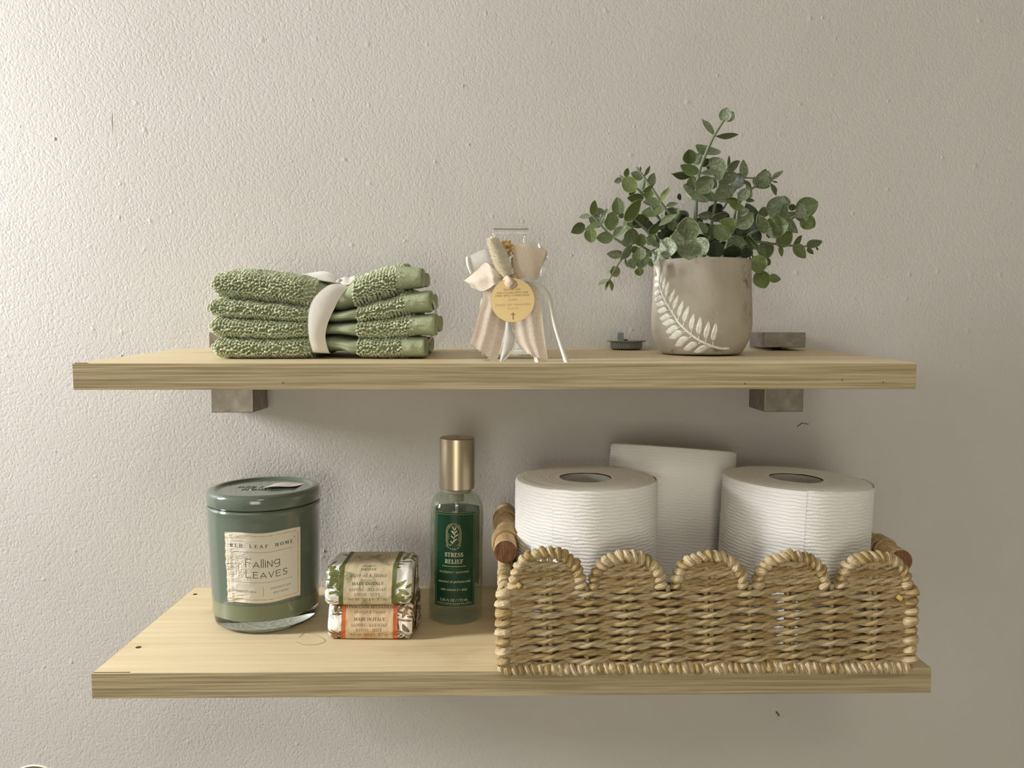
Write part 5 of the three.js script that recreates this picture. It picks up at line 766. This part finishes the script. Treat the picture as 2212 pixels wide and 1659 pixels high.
  part(og, 'ribbon_tail', strip([[600, 1000, Z - 0.002], [612, 1150, Z], [590, 1350, Z + 0.003], [550, 1562, Z + 0.006]], [[675, 1000, Z - 0.002], [690, 1180, Z], [730, 1330, Z + 0.003], [570, 1572, Z + 0.006]], 30, 14, (u, v) => 0.002 * Math.sin(Math.PI * v)), organza); edge([[675, 1100, Z - 0.001], [695, 1220, Z + 0.002], [728, 1300, Z + 0.004], [690, 1440, Z + 0.005], [570, 1572, Z + 0.007]], 0.0006);
  part(og, 'ribbon_tail', strip([[340, 880, Z - 0.004], [325, 1000, Z - 0.002], [330, 1060, Z]], [[380, 860, Z - 0.004], [370, 1000, Z - 0.002], [350, 1060, Z]], 10, 4), satin);
  part(og, 'ribbon_tail', strip([[900, 1440, Z + 0.003], [918, 1520, Z + 0.010], [932, 1605, Z + 0.018]], [[945, 1440, Z + 0.003], [955, 1520, Z + 0.010], [975, 1592, Z + 0.018]], 14, 6), satin);
  part(og, 'ribbon_tail', strip([[430, 1510, Z - 0.002], [400, 1540, Z + 0.001], [340, 1552, Z + 0.004]], [[470, 1530, Z - 0.002], [430, 1560, Z + 0.001], [350, 1560, Z + 0.004]], 10, 4), satin);
  part(og, 'ribbon_tail', strip([[850, 730, Z - 0.002], [930, 705, Z + 0.002], [1040, 760, Z + 0.002], [1110, 860, Z + 0.001], [1130, 980, Z + 0.001], [1170, 1150, Z + 0.003], [1225, 1350, Z + 0.008], [1310, 1580, Z + 0.017]], [[850, 750, Z - 0.001], [920, 740, Z + 0.003], [1010, 790, Z + 0.004], [1070, 890, Z + 0.003], [1098, 1000, Z + 0.003], [1130, 1170, Z + 0.004], [1190, 1370, Z + 0.009], [1255, 1588, Z + 0.017]], 46, 8, (u, v) => 0.0012 * Math.sin(Math.PI * v)), M({ color: 0xe9e5da, roughness: 0.5, transmission: 0.3, thickness: 0, side: THREE.DoubleSide }));
  // gold tag
  const tagZ = Z + 0.0125, tc = gp(690, 898, tagZ), tr = (gp(930, 898, tagZ).x - gp(452, 898, tagZ).x) / 2, tg = thing('gift_tag', 'round gold tag printed with a communion thank-you, hanging on the beige bow', 'tag', tc.clone());
  const goldTex = canvasTex(1024, 1024, (c, w, h) => {
    c.fillStyle = '#cdb27a'; c.fillRect(0, 0, w, h); seed = 77; for (let i = 0; i < 500; i++) { c.strokeStyle = rnd() < 0.5 ? 'rgba(240,220,172,0.35)' : 'rgba(206,172,112,0.28)'; c.lineWidth = 2; const x = rr(0, w), y = rr(0, h); c.beginPath(); c.moveTo(x, y); c.lineTo(x + rr(20, 90), y + rr(40, 160)); c.stroke(); }
    c.save(); c.translate(w / 2, h / 2); c.rotate(-0.035); c.textAlign = 'center'; c.fillStyle = '#6d5122'; const L = (s, y, f) => { c.font = f; c.fillText(s, 0, y); };
    L('THANK YOU', -222, 'bold 66px serif'); L('FOR CELEBRATING OUR', -155, 'bold 60px serif'); L('FIRST HOLY COMMUNION', -90, 'bold 60px serif');
    c.fillStyle = '#8a6a30'; L('Love', 15, 'italic 92px serif'); L('Joseph and Alessandra', 125, 'italic 76px serif'); L('05.03.25', 215, 'italic 66px serif');
    c.fillStyle = '#7f622b'; c.fillRect(-14, 280, 28, 170); c.fillRect(-58, 318, 116, 24); c.restore();
  });
  const face = new THREE.CircleGeometry(tr * 0.995, 64); face.translate(tc.x, tc.y, tc.z + 0.00062); part(tg, 'tag_face', face, M({ map: goldTex, metalness: 0.25, roughness: 0.32 }), 'printed gold face');
  const rimG = new THREE.CylinderGeometry(tr, tr, 0.0012, 72); rimG.rotateX(Math.PI / 2); rimG.translate(tc.x, tc.y, tc.z); part(tg, 'tag_edge', rimG, M({ color: 0x9b7434, metalness: 0.3, roughness: 0.45 }));
  // bunny tail grass and a brown dried flower tucked into the bow
  const a0 = gp(640, 640, Z + 0.008), a1 = gp(470, 235, Z + 0.012), bt = thing('bunny_tail', 'fluffy cream bunny tail grass tucked behind the knot of the beige bow', 'dried flower', a0.clone());
  const cream = M({ color: 0xfdf3da, roughness: 0.95 }), axis = a1.clone().sub(a0), L0 = axis.length(), rad = (s) => 0.0038 * Math.pow(Math.sin(Math.PI * clamp(0.06 + 0.9 * s, 0, 1)), 0.6) * (1 - 0.25 * s), cpts = []; for (let i = 0; i <= 20; i++) cpts.push(a0.clone().addScaledVector(axis, i / 20).add(V(0.0008 * Math.sin(i / 5), 0, 0)));
  part(bt, 'head', tube(cpts, (s) => rad(s), 16), cream);
  const hairG = new THREE.ConeGeometry(0.00028, 1, 4); hairG.translate(0, 0.5, 0); const NH = 5200, hm = new THREE.InstancedMesh(hairG, M({ color: 0xfbf3de, roughness: 0.9 }), NH), ad = axis.clone().normalize(), s1 = ad.clone().cross(V(0, 0, 1)).normalize(), s2 = ad.clone().cross(s1), q = new THREE.Quaternion(), mm = new THREE.Matrix4();
  for (let i = 0; i < NH; i++) { const s = rnd(), a = rr(0, 6.28), o = s1.clone().multiplyScalar(Math.cos(a)).addScaledVector(s2, Math.sin(a)), p = a0.clone().addScaledVector(axis, s).addScaledVector(o, rad(s) * 0.9), d = o.clone().multiplyScalar(rr(0.7, 1.1)).addScaledVector(ad, rr(0.3, 0.9)).add(V(rr(-0.2, 0.2), rr(-0.2, 0.2), rr(-0.2, 0.2))).normalize(); q.setFromUnitVectors(V(0, 1, 0), d); mm.compose(p.sub(a0), q, V(1, rr(0.0022, 0.0044), 1)); hm.setMatrixAt(i, mm); }
  hm.name = 'awns'; hm.userData.kind = 'stuff'; shade(hm); bt.add(hm);
  const df = thing('dried_flower', 'crumbly brown dried flower cluster beside the cream bunny tail', 'dried flower', gp(640, 330, Z + 0.004)), fg = [], f2 = [];
  for (let i = 0; i < 90; i++) { const f = rnd(), c = gp(lerp(560, 690, rnd()) + rr(-12, 12), lerp(260, 420, Math.pow(f, 1.1)) + rr(-12, 12), Z + 0.004 + rr(-0.002, 0.004)), g = new THREE.IcosahedronGeometry(rr(0.0006, 0.0015), 1), p = g.attributes.position; for (let k = 0; k < p.count; k++) { const n = 0.75 + 0.5 * hash(Math.round(p.getX(k) * 1e6), Math.round(p.getY(k) * 1e6), i); p.setXYZ(k, p.getX(k) * n, p.getY(k) * n, p.getZ(k) * n); } g.computeVertexNormals(); g.translate(c.x, c.y, c.z); (i % 2 ? fg : f2).push(g); }
  part(df, 'florets', mergeGeometries(fg), M({ color: 0xb98f5a, roughness: 0.9 })); part(df, 'florets', mergeGeometries(f2), M({ color: 0xd8bb86, roughness: 0.9 }));
  const fs = tube(curve([gp(690, 430, Z + 0.004), gp(680, 520, Z + 0.004), gp(665, 640, Z + 0.004)], 10), 0.0007, 6); part(df, 'flower_stem', fs, M({ color: 0x9a7b4c, roughness: 0.9 }));
}

// ---------- grey plastic cap at the back of the upper shelf ----------
{
  const cz = 0.021, c = P(1353, 740, cz), y0 = shelfY(cz) + 0.0004, t = thing('plastic_cap', 'small grey plastic cap with a ribbed skirt and a square tab, beside the plant pot', 'cap', V(c.x, y0, cz));
  const R = (P(1387, 740, cz).x - P(1319, 740, cz).x) / 2, RF = (P(1395, 740, cz).x - P(1311, 740, cz).x) / 2, yF = P(1353, 739, cz + R).y - y0, yT = P(1353, 718.5, cz).y - y0;
  const gm = M({ color: 0x85847a, roughness: 0.5 });
  const body = lathe([[0, 0], [R - 0.0018, 0], [R - 0.0010, 0.0007], [R - 0.0007, 0.0012], [R - 0.0007, yF], [0, yF]], 80); body.translate(c.x, y0, cz); part(t, 'skirt', body, M({ color: 0x605e54, roughness: 0.55 }));
  const rg = new THREE.BoxGeometry(0.0008, yF - 0.001, 0.0009), N = 54; for (let i = 0; i < N; i++) { const a = i / N * 2 * Math.PI; piece(t, 'rib', rg, gm, new THREE.Matrix4().makeRotationY(a).setPosition(V(c.x + Math.sin(a) * (R - 0.0004), y0 + yF / 2 + 0.0005, cz + Math.cos(a) * (R - 0.0004)))); }
  const fl = lathe([[0, yF], [R - 0.001, yF - 0.0002], [RF - 0.001, yF + 0.0003], [RF, yF + 0.0008], [RF - 0.0002, yF + 0.0012], [R - 0.002, yF + 0.0010], [0, yF + 0.0010]], 80); fl.translate(c.x, y0, cz); part(t, 'flange', fl, gm);
  const tx0 = P(1325.5, 725, cz + 0.003).x, tx1 = P(1342, 725, cz + 0.003).x, tab = new RoundedBoxGeometry(tx1 - tx0, yT - yF, 0.011, 2, 0.0006); { const p = tab.attributes.position; for (let i = 0; i < p.count; i++) { const k = 1 - 0.12 * (p.getY(i) / (yT - yF) + 0.5); p.setX(i, p.getX(i) * k); } } tab.computeVertexNormals(); tab.rotateY(0.28); tab.translate((tx0 + tx1) / 2 + 0.0012, y0 + yF + (yT - yF) / 2, cz - 0.001); part(t, 'tab', tab, M({ color: 0x969a93, roughness: 0.45 }));
  const st = new RoundedBoxGeometry(0.006, 0.0016, 0.006, 2, 0.0005); st.translate(tx1 + 0.0035, y0 + yF + 0.0016, cz - 0.002); part(t, 'step', st, M({ color: 0x4a4c42, roughness: 0.5 }));
}
renderer.render(scene, camera);
